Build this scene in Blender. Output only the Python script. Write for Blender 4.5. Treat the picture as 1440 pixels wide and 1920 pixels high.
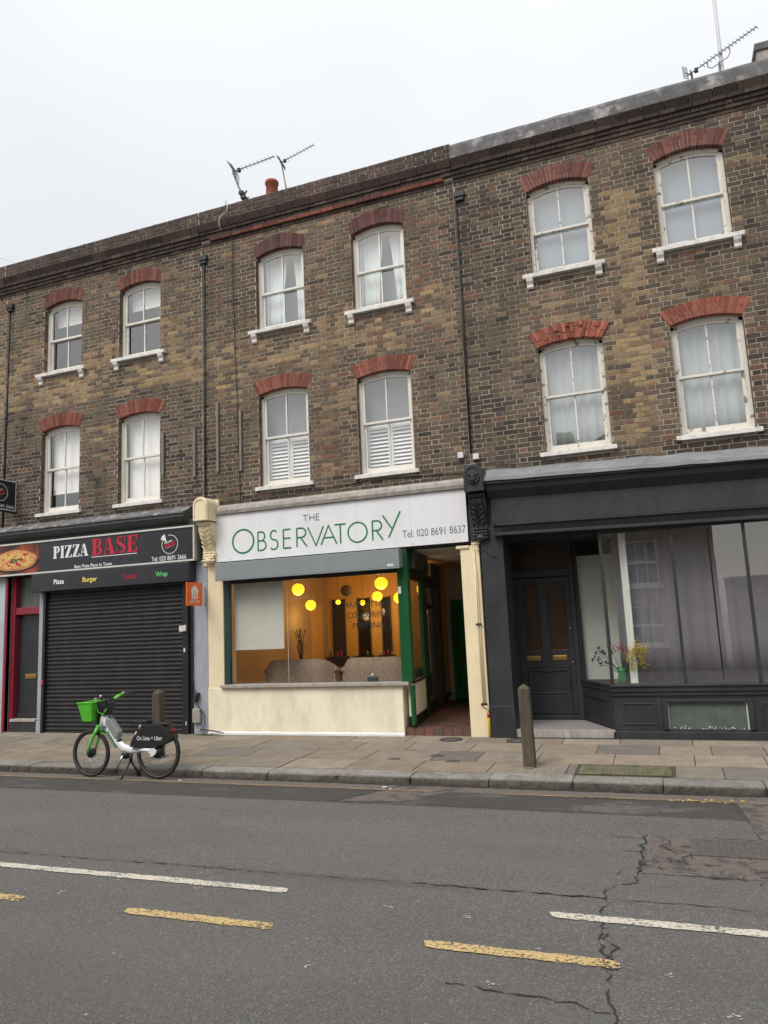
import bpy, bmesh, math, random
from mathutils import Vector, Matrix, noise
random.seed(7)
PI = math.pi
scene = bpy.context.scene
for o in list(bpy.data.objects): bpy.data.objects.remove(o)
COL = scene.collection

# ------------------------------------------------------------ camera
cd = bpy.data.cameras.new("camera"); cam = bpy.data.objects.new("camera", cd); COL.objects.link(cam)
cd.sensor_fit = 'VERTICAL'; cd.sensor_height = 36.0; cd.lens = 1385.0/1920*36
cd.clip_start = 0.05; cd.clip_end = 2000
CP = (math.radians(20.298), math.radians(8.725), math.radians(-2.567))
def cam_axes(yaw, pitch, roll):
    f = Vector((-math.sin(yaw)*math.cos(pitch), math.cos(yaw)*math.cos(pitch), math.sin(pitch)))
    r = f.cross(Vector((0,0,1))).normalized(); u = r.cross(f)
    return r*math.cos(roll)+u*math.sin(roll), -r*math.sin(roll)+u*math.cos(roll), f
r_, u_, f_ = cam_axes(*CP)
cam.matrix_world = Matrix(((r_.x,u_.x,-f_.x,0),(r_.y,u_.y,-f_.y,0),(r_.z,u_.z,-f_.z,1.85),(0,0,0,1)))
scene.camera = cam

# ------------------------------------------------------------ world, sun, exposure
SUN_EL, SUN_AZ = 52, 200          # overcast: broad soft sun from behind the camera
w = bpy.data.worlds.new("World"); scene.world = w; w.use_nodes = True
nt = w.node_tree; nt.nodes.clear()
def N(nt, t, **k):
    n = nt.nodes.new(t)
    for a, v in k.items(): setattr(n, a, v)
    return n
out = N(nt,'ShaderNodeOutputWorld')
sky = N(nt,'ShaderNodeTexSky', sky_type='NISHITA', sun_disc=False)
sky.sun_elevation = math.radians(SUN_EL); sky.sun_rotation = math.radians(SUN_AZ)
sky.air_density = 1.0; sky.dust_density = 4.0
b1 = N(nt,'ShaderNodeBackground'); b1.inputs[1].default_value = 0.05
nt.links.new(sky.outputs[0], b1.inputs[0])
tc = N(nt,'ShaderNodeTexCoord'); sp = N(nt,'ShaderNodeSeparateXYZ'); nt.links.new(tc.outputs['Generated'], sp.inputs[0])
mr = N(nt,'ShaderNodeMapRange'); mr.inputs[1].default_value = 0.0; mr.inputs[2].default_value = 1.0
mr.inputs[3].default_value = 0.315; mr.inputs[4].default_value = .94; nt.links.new(sp.outputs[2], mr.inputs[0])
cn = N(nt,'ShaderNodeTexNoise'); cn.inputs['Scale'].default_value = 1.6; cn.inputs['Detail'].default_value = 3
nt.links.new(tc.outputs['Generated'], cn.inputs[0])
cm = N(nt,'ShaderNodeMapRange'); cm.inputs[1].default_value=.3; cm.inputs[2].default_value=.7; cm.inputs[3].default_value=.90; cm.inputs[4].default_value=1.05
nt.links.new(cn.outputs[0], cm.inputs[0])
mu = N(nt,'ShaderNodeMath', operation='MULTIPLY'); nt.links.new(mr.outputs[0], mu.inputs[0]); nt.links.new(cm.outputs[0], mu.inputs[1])
b2 = N(nt,'ShaderNodeBackground'); b2.inputs[0].default_value = (1.0,.995,.955,1); nt.links.new(mu.outputs[0], b2.inputs[1])
ad = N(nt,'ShaderNodeAddShader'); nt.links.new(b1.outputs[0], ad.inputs[0]); nt.links.new(b2.outputs[0], ad.inputs[1])
nt.links.new(ad.outputs[0], out.inputs[0])
sd = bpy.data.lights.new("sun", 'SUN'); sd.energy = 1.5; sd.angle = math.radians(28); sd.color = (1,.97,.93)
so = bpy.data.objects.new("sun", sd); COL.objects.link(so)
el, az = math.radians(SUN_EL), math.radians(SUN_AZ)
sdir = Vector((math.sin(az)*math.cos(el), math.cos(az)*math.cos(el), math.sin(el)))
so.rotation_euler = sdir.to_track_quat('Z','Y').to_euler(); so.location = (0,-20,40)
scene.view_settings.view_transform = 'Standard'; scene.view_settings.look = 'None'
scene.view_settings.exposure = 0.33; scene.view_settings.gamma = 1.0
scene.render.engine = 'CYCLES'
scene.cycles.max_bounces = 8; scene.cycles.transparent_max_bounces = 16

# ------------------------------------------------------------ materials
def mat(name, col, rough=.7, var=.12, vs=3.0, bump=0.0, bs=60, metal=0.0, spec=.5, dirt=None, dirtamt=0, dirts=1.5, trans=0, emit=None, estr=0, attr=False, stretch=None, col2=None, two_scale=8, edge=(.5,.62), coat=0):
    m = bpy.data.materials.new(name); m.use_nodes = True; nt = m.node_tree; L = nt.links
    bsdf = nt.nodes['Principled BSDF']
    tc = N(nt,'ShaderNodeTexCoord'); co = tc.outputs['Object']
    if stretch:
        mp = N(nt,'ShaderNodeMapping'); mp.inputs['Scale'].default_value = stretch; L.new(co, mp.inputs[0]); co = mp.outputs[0]
    if attr:
        a = N(nt,'ShaderNodeAttribute', attribute_name='tint'); base = a.outputs['Color']
    else:
        c = N(nt,'ShaderNodeRGB'); c.outputs[0].default_value = (*col,1); base = c.outputs[0]
    if col2:
        n = N(nt,'ShaderNodeTexNoise'); n.inputs['Scale'].default_value = two_scale; n.inputs['Detail'].default_value = 6; L.new(co, n.inputs[0])
        mr = N(nt,'ShaderNodeMapRange'); mr.inputs[1].default_value=edge[0]; mr.inputs[2].default_value=edge[1]; L.new(n.outputs[0], mr.inputs[0])
        mx = N(nt,'ShaderNodeMix', data_type='RGBA'); L.new(mr.outputs[0], mx.inputs[0]); L.new(base, mx.inputs[6]); mx.inputs[7].default_value=(*col2,1); base = mx.outputs[2]
    if var:
        n = N(nt,'ShaderNodeTexNoise'); n.inputs['Scale'].default_value = vs; n.inputs['Detail'].default_value = 8; n.inputs['Roughness'].default_value=.65; L.new(co, n.inputs[0])
        mr = N(nt,'ShaderNodeMapRange'); mr.inputs[1].default_value=.25; mr.inputs[2].default_value=.75; mr.inputs[3].default_value=1-var; mr.inputs[4].default_value=1+var; L.new(n.outputs[0], mr.inputs[0])
        vm = N(nt,'ShaderNodeVectorMath', operation='SCALE'); L.new(base, vm.inputs[0]); L.new(mr.outputs[0], vm.inputs[3]); base = vm.outputs[0]
    if dirt:
        n = N(nt,'ShaderNodeTexNoise'); n.inputs['Scale'].default_value = dirts; n.inputs['Detail'].default_value = 10; n.inputs['Roughness'].default_value=.7
        mp = N(nt,'ShaderNodeMapping'); mp.inputs['Scale'].default_value=(1.6,1.6,.55); mp.inputs['Location'].default_value=(3.1,1.7,.4); L.new(tc.outputs['Object'], mp.inputs[0]); L.new(mp.outputs[0], n.inputs[0])
        mr = N(nt,'ShaderNodeMapRange'); mr.inputs[1].default_value=.45; mr.inputs[2].default_value=.72; mr.inputs[4].default_value=dirtamt; L.new(n.outputs[0], mr.inputs[0])
        mx = N(nt,'ShaderNodeMix', data_type='RGBA'); L.new(mr.outputs[0], mx.inputs[0]); L.new(base, mx.inputs[6]); mx.inputs[7].default_value=(*dirt,1); base = mx.outputs[2]
    L.new(base, bsdf.inputs['Base Color'])
    bsdf.inputs['Roughness'].default_value = rough; bsdf.inputs['Metallic'].default_value = metal
    bsdf.inputs['Specular IOR Level'].default_value = spec
    if coat: bsdf.inputs['Coat Weight'].default_value = coat
    if bump:
        n = N(nt,'ShaderNodeTexNoise'); n.inputs['Scale'].default_value = bs; n.inputs['Detail'].default_value = 5; L.new(co, n.inputs[0])
        bp = N(nt,'ShaderNodeBump'); bp.inputs['Strength'].default_value = bump; bp.inputs['Distance'].default_value=.01; L.new(n.outputs[0], bp.inputs['Height']); L.new(bp.outputs[0], bsdf.inputs['Normal'])
    if emit:
        bsdf.inputs['Emission Color'].default_value = (*emit,1); bsdf.inputs['Emission Strength'].default_value = estr
    return m
def glass_mat(name, refl=.10, tint=(1,1,1), haze=0.0, rough=0.0, hazecol=(.5,.5,.5), ripple=.10):
    m = bpy.data.materials.new(name); m.use_nodes = True; nt = m.node_tree; L = nt.links; nt.nodes.clear()
    o = N(nt,'ShaderNodeOutputMaterial'); t = N(nt,'ShaderNodeBsdfTransparent'); t.inputs[0].default_value=(*tint,1)
    g = N(nt,'ShaderNodeBsdfGlossy'); g.inputs['Roughness'].default_value=rough; g.inputs[0].default_value=(1,1,1,1)
    gm = N(nt,'ShaderNodeNewGeometry'); dp = N(nt,'ShaderNodeVectorMath', operation='DOT_PRODUCT'); L.new(gm.outputs['Incoming'],dp.inputs[0]); L.new(gm.outputs['Normal'],dp.inputs[1])
    ab = N(nt,'ShaderNodeMath', operation='ABSOLUTE'); L.new(dp.outputs['Value'],ab.inputs[0])
    om = N(nt,'ShaderNodeMath', operation='SUBTRACT'); om.inputs[0].default_value=1; L.new(ab.outputs[0],om.inputs[1])
    pw = N(nt,'ShaderNodeMath', operation='POWER'); L.new(om.outputs[0],pw.inputs[0]); pw.inputs[1].default_value=5
    fr = N(nt,'ShaderNodeMath', operation='MULTIPLY_ADD'); L.new(pw.outputs[0],fr.inputs[0]); fr.inputs[1].default_value=.9; fr.inputs[2].default_value=.045
    tc = N(nt,'ShaderNodeTexCoord'); nz = N(nt,'ShaderNodeTexNoise'); nz.inputs['Scale'].default_value=2.2; L.new(tc.outputs['Object'], nz.inputs[0])
    bp = N(nt,'ShaderNodeBump'); bp.inputs['Strength'].default_value=ripple; bp.inputs['Distance'].default_value=.02; L.new(nz.outputs[0], bp.inputs['Height']); L.new(bp.outputs[0], g.inputs['Normal'])
    ma = N(nt,'ShaderNodeMath', operation='MULTIPLY_ADD'); L.new(fr.outputs[0], ma.inputs[0]); ma.inputs[1].default_value=1.6; ma.inputs[2].default_value=refl
    ma.use_clamp = True
    mx = N(nt,'ShaderNodeMixShader'); L.new(ma.outputs[0], mx.inputs[0]); L.new(t.outputs[0], mx.inputs[1]); L.new(g.outputs[0], mx.inputs[2])
    last = mx.outputs[0]
    if haze:
        d = N(nt,'ShaderNodeBsdfDiffuse'); d.inputs[0].default_value=(*hazecol,1)
        m2 = N(nt,'ShaderNodeMixShader'); m2.inputs[0].default_value=haze; L.new(last, m2.inputs[1]); L.new(d.outputs[0], m2.inputs[2]); last = m2.outputs[0]
    L.new(last, o.inputs[0]); return m

M = {}
M['brick'] = mat('stock_brick',(.1,.08,.06), rough=.92, var=.34, vs=22, bump=.6, bs=70, attr=True, spec=.2, dirt=(.035,.03,.026), dirtamt=.5, dirts=.9)
M['mortar'] = mat('mortar',(.38,.34,.285), rough=.95, var=.22, vs=9, bump=.3, dirt=(.05,.04,.035), dirtamt=.85, dirts=1.1, spec=.1)
M['voussoir'] = mat('rubbed_red_brick',(.3,.1,.05), rough=.85, var=.25, vs=22, bump=.3, bs=80, attr=True, spec=.2)
M['cement'] = mat('cement_render',(.145,.142,.142), rough=.9, var=.45, vs=7, bump=.7, bs=16, dirt=(.075,.075,.08), dirtamt=.9, dirts=3.2, col2=(.36,.35,.35), two_scale=4.2, edge=(.54,.66))
M['stucco_grey'] = mat('grey_stucco',(.36,.33,.30), rough=.9, var=.25, vs=8, bump=.4, bs=20, dirt=(.20,.18,.15), dirtamt=.8, dirts=4)
M['lead'] = mat('lead_flashing',(.20,.21,.22), rough=.6, var=.25, vs=6, bump=.2, bs=8, dirt=(.35,.34,.33), dirtamt=.5)
M['white'] = mat('white_gloss_paint',(.74,.72,.66), rough=.45, var=.05, vs=14, dirt=(.38,.33,.26), dirtamt=.28, dirts=5)
M['white_old'] = mat('flaking_white_paint',(.68,.65,.58), rough=.6, var=.1, vs=20, col2=(.22,.19,.15), two_scale=9, edge=(.58,.66), bump=.3, bs=40)
M['sill'] = mat('white_stone_sill',(.72,.70,.66), rough=.7, var=.08, vs=14, dirt=(.20,.18,.15), dirtamt=.55, dirts=6, bump=.2, bs=40)
M['glass'] = glass_mat('window_glass', .12)
M['glass_shop'] = glass_mat('shop_glass', .13, ripple=.018)
M['glass_salon'] = glass_mat('salon_glass', .0, tint=(.97,.97,.97), ripple=.02)
M['black_trim'] = mat('black_paint',(.012,.012,.014), rough=.45, var=.2, dirt=(.05,.045,.04), dirtamt=.3)
M['anthracite'] = mat('anthracite_paint',(.021,.023,.028), rough=.5, var=.28, vs=6, dirt=(.07,.07,.068), dirtamt=.35, dirts=2.2, bump=.05)
M['cream'] = mat('cream_masonry_paint',(.80,.69,.46), rough=.8, var=.06, vs=2.5, dirt=(.42,.36,.26), dirtamt=.30, dirts=2, bump=.25, bs=18)
M['cream_pale'] = mat('pale_cream_render',(.84,.78,.60), rough=.8, var=.07, vs=2.0, dirt=(.38,.34,.26), dirtamt=.42, dirts=2.2, bump=.35, bs=10)
M['bluegrey'] = mat('blue_grey_masonry_paint',(.33,.355,.40), rough=.8, var=.10, vs=3, dirt=(.12,.12,.12), dirtamt=.35, dirts=2.5, bump=.2, bs=20)
M['palegrey'] = mat('pale_grey_masonry_paint',(.42,.47,.50), rough=.8, var=.08, vs=3, dirt=(.2,.2,.2), dirtamt=.45, dirts=2.2, bump=.2, bs=18)
M['red'] = mat('crimson_gloss_paint',(.24,.018,.035), rough=.4, var=.15, vs=4, dirt=(.10,.02,.02), dirtamt=.4)
M['doorblack'] = mat('black_door_paint',(.022,.025,.03), rough=.35, var=.25, vs=4, dirt=(.06,.06,.06), dirtamt=.15)
M['brass'] = mat('aged_brass',(.40,.25,.08), rough=.4, var=.2, vs=30, metal=.8)
M['signblack'] = mat('black_acrylic_sign',(.022,.023,.03), rough=.3, var=.12, vs=2, dirt=(.06,.06,.07), dirtamt=.2)
M['signwhite'] = mat('white_acrylic_sign',(.76,.77,.79), rough=.35, var=.02, vs=2, dirt=(.52,.50,.46), dirtamt=.35, dirts=1.5)
M['trimwhite'] = mat('white_aluminium_trim',(.62,.62,.58), rough=.4, var=.08, dirt=(.3,.3,.27), dirtamt=.3)
M['slate_green'] = mat('old_slate_green_paint',(.060,.075,.072), rough=.7, var=.25, vs=5, dirt=(.12,.12,.11), dirtamt=.4, dirts=4)
M['shuttergrey'] = mat('grey_shutter_box',(.21,.24,.25), rough=.5, var=.08, vs=40, dirt=(.30,.31,.31), dirtamt=.35, dirts=3)
M['shutter'] = mat('black_roller_shutter',(.022,.021,.022), rough=.42, var=.35, vs=3, stretch=(.6,1,6), metal=.2, dirt=(.07,.065,.06), dirtamt=.35, dirts=3)
M['green'] = mat('bottle_green_gloss',(.006,.085,.024), rough=.35, var=.15, vs=4, dirt=(.02,.06,.03), dirtamt=.3)
M['passagegreen_brightened'] = mat('passage_green_paint_brightened',(.010,.16,.045), rough=.5, var=.1)  # green brightened in its base colour, in place of light missing in the passage
M['greendark'] = mat('dark_teal_paint',(.018,.05,.045), rough=.4, var=.15)
M['greenletter'] = mat('green_lettering',(.008,.17,.075), rough=.4, var=.03)
M['greenfilm'] = mat('dark_green_window_lettering',(.002,.028,.022), rough=.4, var=.03)
M['greyletter'] = mat('grey_green_lettering',(.15,.20,.19), rough=.4, var=.03)
M['letterwhite'] = mat('white_lettering',(.72,.73,.74), rough=.4, var=.03)
M['letterred'] = mat('red_lettering',(.50,.012,.035), rough=.4, var=.05)
M['letterdred'] = mat('deep_red_lettering',(.28,.012,.03), rough=.4, var=.05)
M['letteryellow'] = mat('yellow_lettering',(.75,.60,.12), rough=.4, var=.05)
M['letterlime'] = mat('green_menu_lettering',(.10,.55,.14), rough=.4, var=.05)
M['shutterwhite'] = mat('white_shutter_paint',(.92,.93,.92), rough=.5, var=.02)
M['orange'] = mat('orange_sign',(.80,.14,.018), rough=.35, var=.05)
M['plastic_white'] = mat('white_plastic',(.66,.66,.66), rough=.4, var=.05, dirt=(.4,.38,.35), dirtamt=.3)
M['wood_old'] = mat('weathered_oak',(.095,.075,.055), rough=.9, var=.45, vs=5, stretch=(9,9,.8), bump=.6, bs=9, dirt=(.04,.035,.025), dirtamt=.7, dirts=3)
M['batten'] = mat('grey_weathered_timber',(.20,.175,.155), rough=.9, var=.3, vs=6, stretch=(6,6,.8), bump=.4, bs=10)
M['iron'] = mat('sooty_iron',(.025,.023,.024), rough=.6, var=.3, bump=.2)
M['terracotta'] = mat('terracotta_pot',(.34,.10,.065), rough=.85, var=.15, vs=10, dirt=(.15,.07,.05), dirtamt=.4)
M['alu'] = mat('dull_aluminium',(.16,.16,.17), rough=.5, var=.15, metal=.4)
M['polegrey'] = mat('grey_mast_paint',(.55,.54,.56), rough=.6, var=.06)
M['roof'] = mat('slate_roof',(.06,.06,.065), rough=.8, var=.3, vs=6)
M['plaster'] = mat('interior_plaster',(.50,.50,.48), rough=.9, var=.05)
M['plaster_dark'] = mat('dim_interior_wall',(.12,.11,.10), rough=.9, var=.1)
M['floorboard'] = mat('floor_boards',(.16,.10,.06), rough=.6, var=.3, vs=4, stretch=(1,8,1))
M['blind'] = mat('white_roller_blind',(.92,.92,.89), rough=.9, var=.03)
M['salonblind'] = mat('stained_roller_blind',(.60,.60,.54), rough=.9, var=.05, dirt=(.5,.48,.36), dirtamt=.4)
M['curtain'] = mat('white_curtain',(.72,.82,.82), rough=.9, var=.04)
M['net'] = mat('net_curtain',(.42,.47,.46), rough=.9, var=.06)
M['iceblind'] = mat('pale_blue_blind',(.24,.30,.345), rough=.8, var=.03)
M['greyblind'] = mat('grey_blind',(.17,.195,.195), rough=.8, var=.03)
M['lilac'] = mat('lilac_grey_curtain',(.235,.23,.26), rough=.9, var=.12, vs=3)
M['ochre'] = mat('amber_wall',(.62,.34,.085), rough=.8, var=.08)
M['ochrebrown'] = mat('brown_ochre_wall',(.42,.27,.12), rough=.8, var=.15, vs=1.2)
M['ochre2'] = mat('ochre_floor',(.14,.07,.03), rough=.5, var=.2)
M['mirror'] = mat('dark_mirror',(.03,.02,.02), rough=.08, var=0, metal=.3)
M['wicker'] = mat('wicker_weave',(.34,.25,.18), rough=.8, var=.35, vs=26, bump=.8, bs=70)
M['tile'] = mat('quarry_tile',(.1,.05,.04), rough=.5, var=.25, vs=12, attr=True, bump=.1)
M['grout'] = mat('tile_grout',(.10,.085,.07), rough=.9, var=.2)
M['yellowpaint'] = mat('yellow_pipe_sleeve',(.65,.52,.03), rough=.5, var=.1)
M['rubber'] = mat('tyre_rubber',(.014,.014,.015), rough=.75, var=.15)
M['bikeblack'] = mat('black_bike_plastic',(.016,.017,.019), rough=.45, var=.1)
M['bikewhite'] = mat('white_bike_paint',(.74,.76,.77), rough=.25, var=.03, coat=.3, dirt=(.4,.38,.35), dirtamt=.12)
M['bikegreen'] = mat('lime_bike_paint',(.10,.52,.03), rough=.35, var=.06, coat=.2)
M['battery'] = mat('silver_grey_plastic',(.24,.25,.26), rough=.35, var=.05)
M['steel'] = mat('bright_steel',(.5,.5,.5), rough=.3, var=.05, metal=.9)
M['vase'] = mat('green_vase_glass',(.01,.22,.07), rough=.15, var=.05)
M['petal_y'] = mat('yellow_blossom',(.62,.45,.03), rough=.8, var=.2, vs=40)
M['petal_r'] = mat('red_blossom',(.42,.05,.04), rough=.8, var=.2, vs=40)
M['petal_d'] = mat('dark_seed_head',(.02,.02,.025), rough=.8, var=.2)
M['stem'] = mat('green_stem',(.05,.11,.03), rough=.8, var=.2)
M['panelwhite'] = mat('pale_display_board',(.86,.92,.84), rough=.8, var=.04)
M['lamp_on'] = mat('lit_paper_globe',(.9,.6,.1), rough=.9, var=0, emit=(1.0,.60,.022), estr=1.25)
M['lamp_off'] = mat('unlit_paper_globe',(.16,.10,.06), rough=.9, var=.05)
M['brown_glass'] = mat('dim_obscured_glass',(.055,.032,.020), rough=.2, var=.25, vs=3)
M['moss_glass'] = mat('dirty_glass_panel',(.085,.11,.095), rough=.3, var=.3, vs=8, dirt=(.14,.16,.13), dirtamt=.5, dirts=5)
M['mosaic'] = mat('pale_mosaic_tile',(.27,.25,.24), rough=.6, var=.15, vs=60, attr=False)
M['petro'] = mat('dark_metal_cover',(.10,.09,.08), rough=.7, var=.3, vs=15, bump=.4, bs=30)

def road_mat():
    m = bpy.data.materials.new('asphalt'); m.use_nodes=True; nt=m.node_tree; L=nt.links; b=nt.nodes['Principled BSDF']
    tc=N(nt,'ShaderNodeTexCoord'); co=tc.outputs['Object']
    gm=N(nt,'ShaderNodeNewGeometry'); co=gm.outputs['Position']
    sep=N(nt,'ShaderNodeSeparateXYZ'); L.new(co,sep.inputs[0])
    v=N(nt,'ShaderNodeTexVoronoi'); v.inputs['Scale'].default_value=120; L.new(co,v.inputs['Vector'])
    ss=N(nt,'ShaderNodeSeparateColor'); L.new(v.outputs['Color'],ss.inputs[0])
    cr=N(nt,'ShaderNodeValToRGB'); e=cr.color_ramp.elements
    e[0].position=0; e[0].color=(.085,.083,.078,1); e[1].position=1; e[1].color=(.30,.29,.27,1)
    for p,c in ((.45,(.118,.115,.109,1)),(.8,(.15,.146,.138,1)),(.96,(.19,.184,.172,1)),(.99,(.25,.24,.225,1))):
        k=e.new(p); k.color=c
    L.new(ss.outputs[0],cr.inputs[0])
    def noise_fac(scale,lo,hi,det=6,stretch=None,loc=(0,0,0)):
        c=co
        mp=N(nt,'ShaderNodeMapping'); mp.inputs['Scale'].default_value=stretch or (1,1,1); mp.inputs['Location'].default_value=loc; L.new(co,mp.inputs[0]); c=mp.outputs[0]
        n=N(nt,'ShaderNodeTexNoise'); n.inputs['Scale'].default_value=scale; n.inputs['Detail'].default_value=det; n.inputs['Roughness'].default_value=.7; L.new(c,n.inputs[0])
        r=N(nt,'ShaderNodeMapRange'); r.inputs[1].default_value=lo; r.inputs[2].default_value=hi; L.new(n.outputs[0],r.inputs[0]); return r.outputs[0]
    def mix(fac,a,bc,mode='MIX'):
        x=N(nt,'ShaderNodeMix',data_type='RGBA',blend_type=mode)
        if isinstance(fac,(int,float)): x.inputs[0].default_value=fac
        else: L.new(fac,x.inputs[0])
        L.new(a,x.inputs[6])
        if isinstance(bc,tuple): x.inputs[7].default_value=bc
        else: L.new(bc,x.inputs[7])
        return x.outputs[2]
    def mul(a,bv):
        x=N(nt,'ShaderNodeMath',operation='MULTIPLY'); L.new(a,x.inputs[0])
        if isinstance(bv,(int,float)): x.inputs[1].default_value=bv
        else: L.new(bv,x.inputs[1])
        return x.outputs[0]
    c=cr.outputs[0]
    c=mix(mul(noise_fac(.9,.40,.65,stretch=(.5,1.2,1)),.35),c,(.085,.080,.074,1))
    c=mix(mul(noise_fac(.6,.45,.7,loc=(9,3,0)),.35),c,(.135,.118,.105,1))
    # oily spots
    c=mix(mul(noise_fac(3.2,.66,.70,det=3,loc=(2,7,0)),.30),c,(.055,.052,.050,1))
    # tyre-polished bands and the dirty channel beside the kerb
    y=sep.outputs[1]
    def band(y0,y1,soft):
        r=N(nt,'ShaderNodeMapRange'); r.interpolation_type='SMOOTHSTEP'; r.inputs[1].default_value=y0-soft; r.inputs[2].default_value=y0+soft; L.new(y,r.inputs[0])
        r2=N(nt,'ShaderNodeMapRange'); r2.interpolation_type='SMOOTHSTEP'; r2.inputs[1].default_value=y1-soft; r2.inputs[2].default_value=y1+soft; r2.inputs[3].default_value=1; r2.inputs[4].default_value=0; L.new(y,r2.inputs[0])
        return mul(r.outputs[0],r2.outputs[0])
    c=mix(mul(mul(band(7.55,8.22,.04),noise_fac(2.5,.33,.47,stretch=(.4,1,1))),.9),c,(.058,.054,.050,1))
    c=mix(mul(band(8.24,8.6,.03),.7),c,(.155,.130,.108,1))
    c=mix(mul(mul(band(5.28,5.40,.04),noise_fac(2.0,.40,.60,stretch=(.5,1,1),loc=(4,4,0))),.55),c,(.075,.072,.068,1))
    c=mix(mul(mul(band(3.3,4.15,.25),noise_fac(1.3,.40,.7,stretch=(.25,1,1),loc=(1,2,0))),.30),c,(.165,.160,.150,1))
    c=mix(mul(mul(band(5.9,6.8,.25),noise_fac(1.3,.40,.7,stretch=(.25,1,1),loc=(6,2,0))),.30),c,(.165,.158,.146,1))
    L.new(c,b.inputs['Base Color']); b.inputs['Roughness'].default_value=.85; b.inputs['Specular IOR Level'].default_value=.35
    v2=N(nt,'ShaderNodeTexVoronoi'); v2.inputs['Scale'].default_value=95; L.new(co,v2.inputs['Vector'])
    n3=N(nt,'ShaderNodeTexNoise'); n3.inputs['Scale'].default_value=22; n3.inputs['Detail'].default_value=6; L.new(co,n3.inputs[0])
    aa=N(nt,'ShaderNodeMath',operation='ADD'); L.new(v2.outputs['Distance'],aa.inputs[0]); L.new(n3.outputs[0],aa.inputs[1])
    bp=N(nt,'ShaderNodeBump'); bp.inputs['Strength'].default_value=.55; bp.inputs['Distance'].default_value=.008; L.new(aa.outputs[0],bp.inputs['Height']); L.new(bp.outputs[0],b.inputs['Normal'])
    return m
M['asphalt']=road_mat()
def paint_mat(name,col,under,lo=.50,hi=.56):
    m=mat(name,col,rough=.8,var=.12,vs=6,bump=.4,bs=60); nt=m.node_tree; L=nt.links; b=nt.nodes['Principled BSDF']
    tc=N(nt,'ShaderNodeTexCoord'); n=N(nt,'ShaderNodeTexNoise'); n.inputs['Scale'].default_value=38; n.inputs['Detail'].default_value=4; n.inputs['Roughness'].default_value=.8; L.new(tc.outputs['Object'],n.inputs[0])
    n2=N(nt,'ShaderNodeTexNoise'); n2.inputs['Scale'].default_value=3; L.new(tc.outputs['Object'],n2.inputs[0])
    ad=N(nt,'ShaderNodeMath',operation='MULTIPLY_ADD'); L.new(n2.outputs[0],ad.inputs[0]); ad.inputs[1].default_value=.35; L.new(n.outputs[0],ad.inputs[2])
    r=N(nt,'ShaderNodeMapRange'); r.inputs[1].default_value=lo+.19; r.inputs[2].default_value=hi+.19; r.inputs[3].default_value=1; r.inputs[4].default_value=0; L.new(ad.outputs[0],r.inputs[0])
    L.new(r.outputs[0],b.inputs['Alpha']); return m
M['roadwhite']=paint_mat('worn_white_road_paint',(.58,.54,.46),None,.52,.58)
M['roadyellow']=paint_mat('worn_yellow_road_paint',(.56,.41,.19),None,.51,.57)
M['roadfaint']=paint_mat('nearly_gone_yellow_paint',(.30,.22,.13),None,.44,.56)
M['slab']=mat('paving_slab',(.2,.17,.14),rough=.85,var=.18,vs=5,bump=.25,bs=70,attr=True,dirt=(.12,.10,.075),dirtamt=.55,dirts=2.0)
M['joint']=mat('slab_joint_dirt',(.075,.062,.048),rough=.95,var=.3,vs=12,col2=(.05,.06,.025),two_scale=4)
M['granite']=mat('granite_kerb',(.20,.19,.17),rough=.85,var=.5,vs=42,bump=.9,bs=34,attr=True,dirt=(.08,.065,.055),dirtamt=.7,dirts=2.5)
M['crack']=mat('tar_filled_crack',(.030,.028,.026),rough=.8,var=.3,vs=10)
M['patch']=mat('old_red_brown_asphalt',(.135,.112,.100),rough=.9,var=.5,vs=45,bump=.8,bs=50,col2=(.075,.066,.062),two_scale=6,edge=(.50,.60))
M['gum']=mat('chewing_gum',(.42,.41,.38),rough=.9,var=.1)
M['moss']=mat('moss',(.10,.11,.045),rough=1,var=.4,vs=30)

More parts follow.
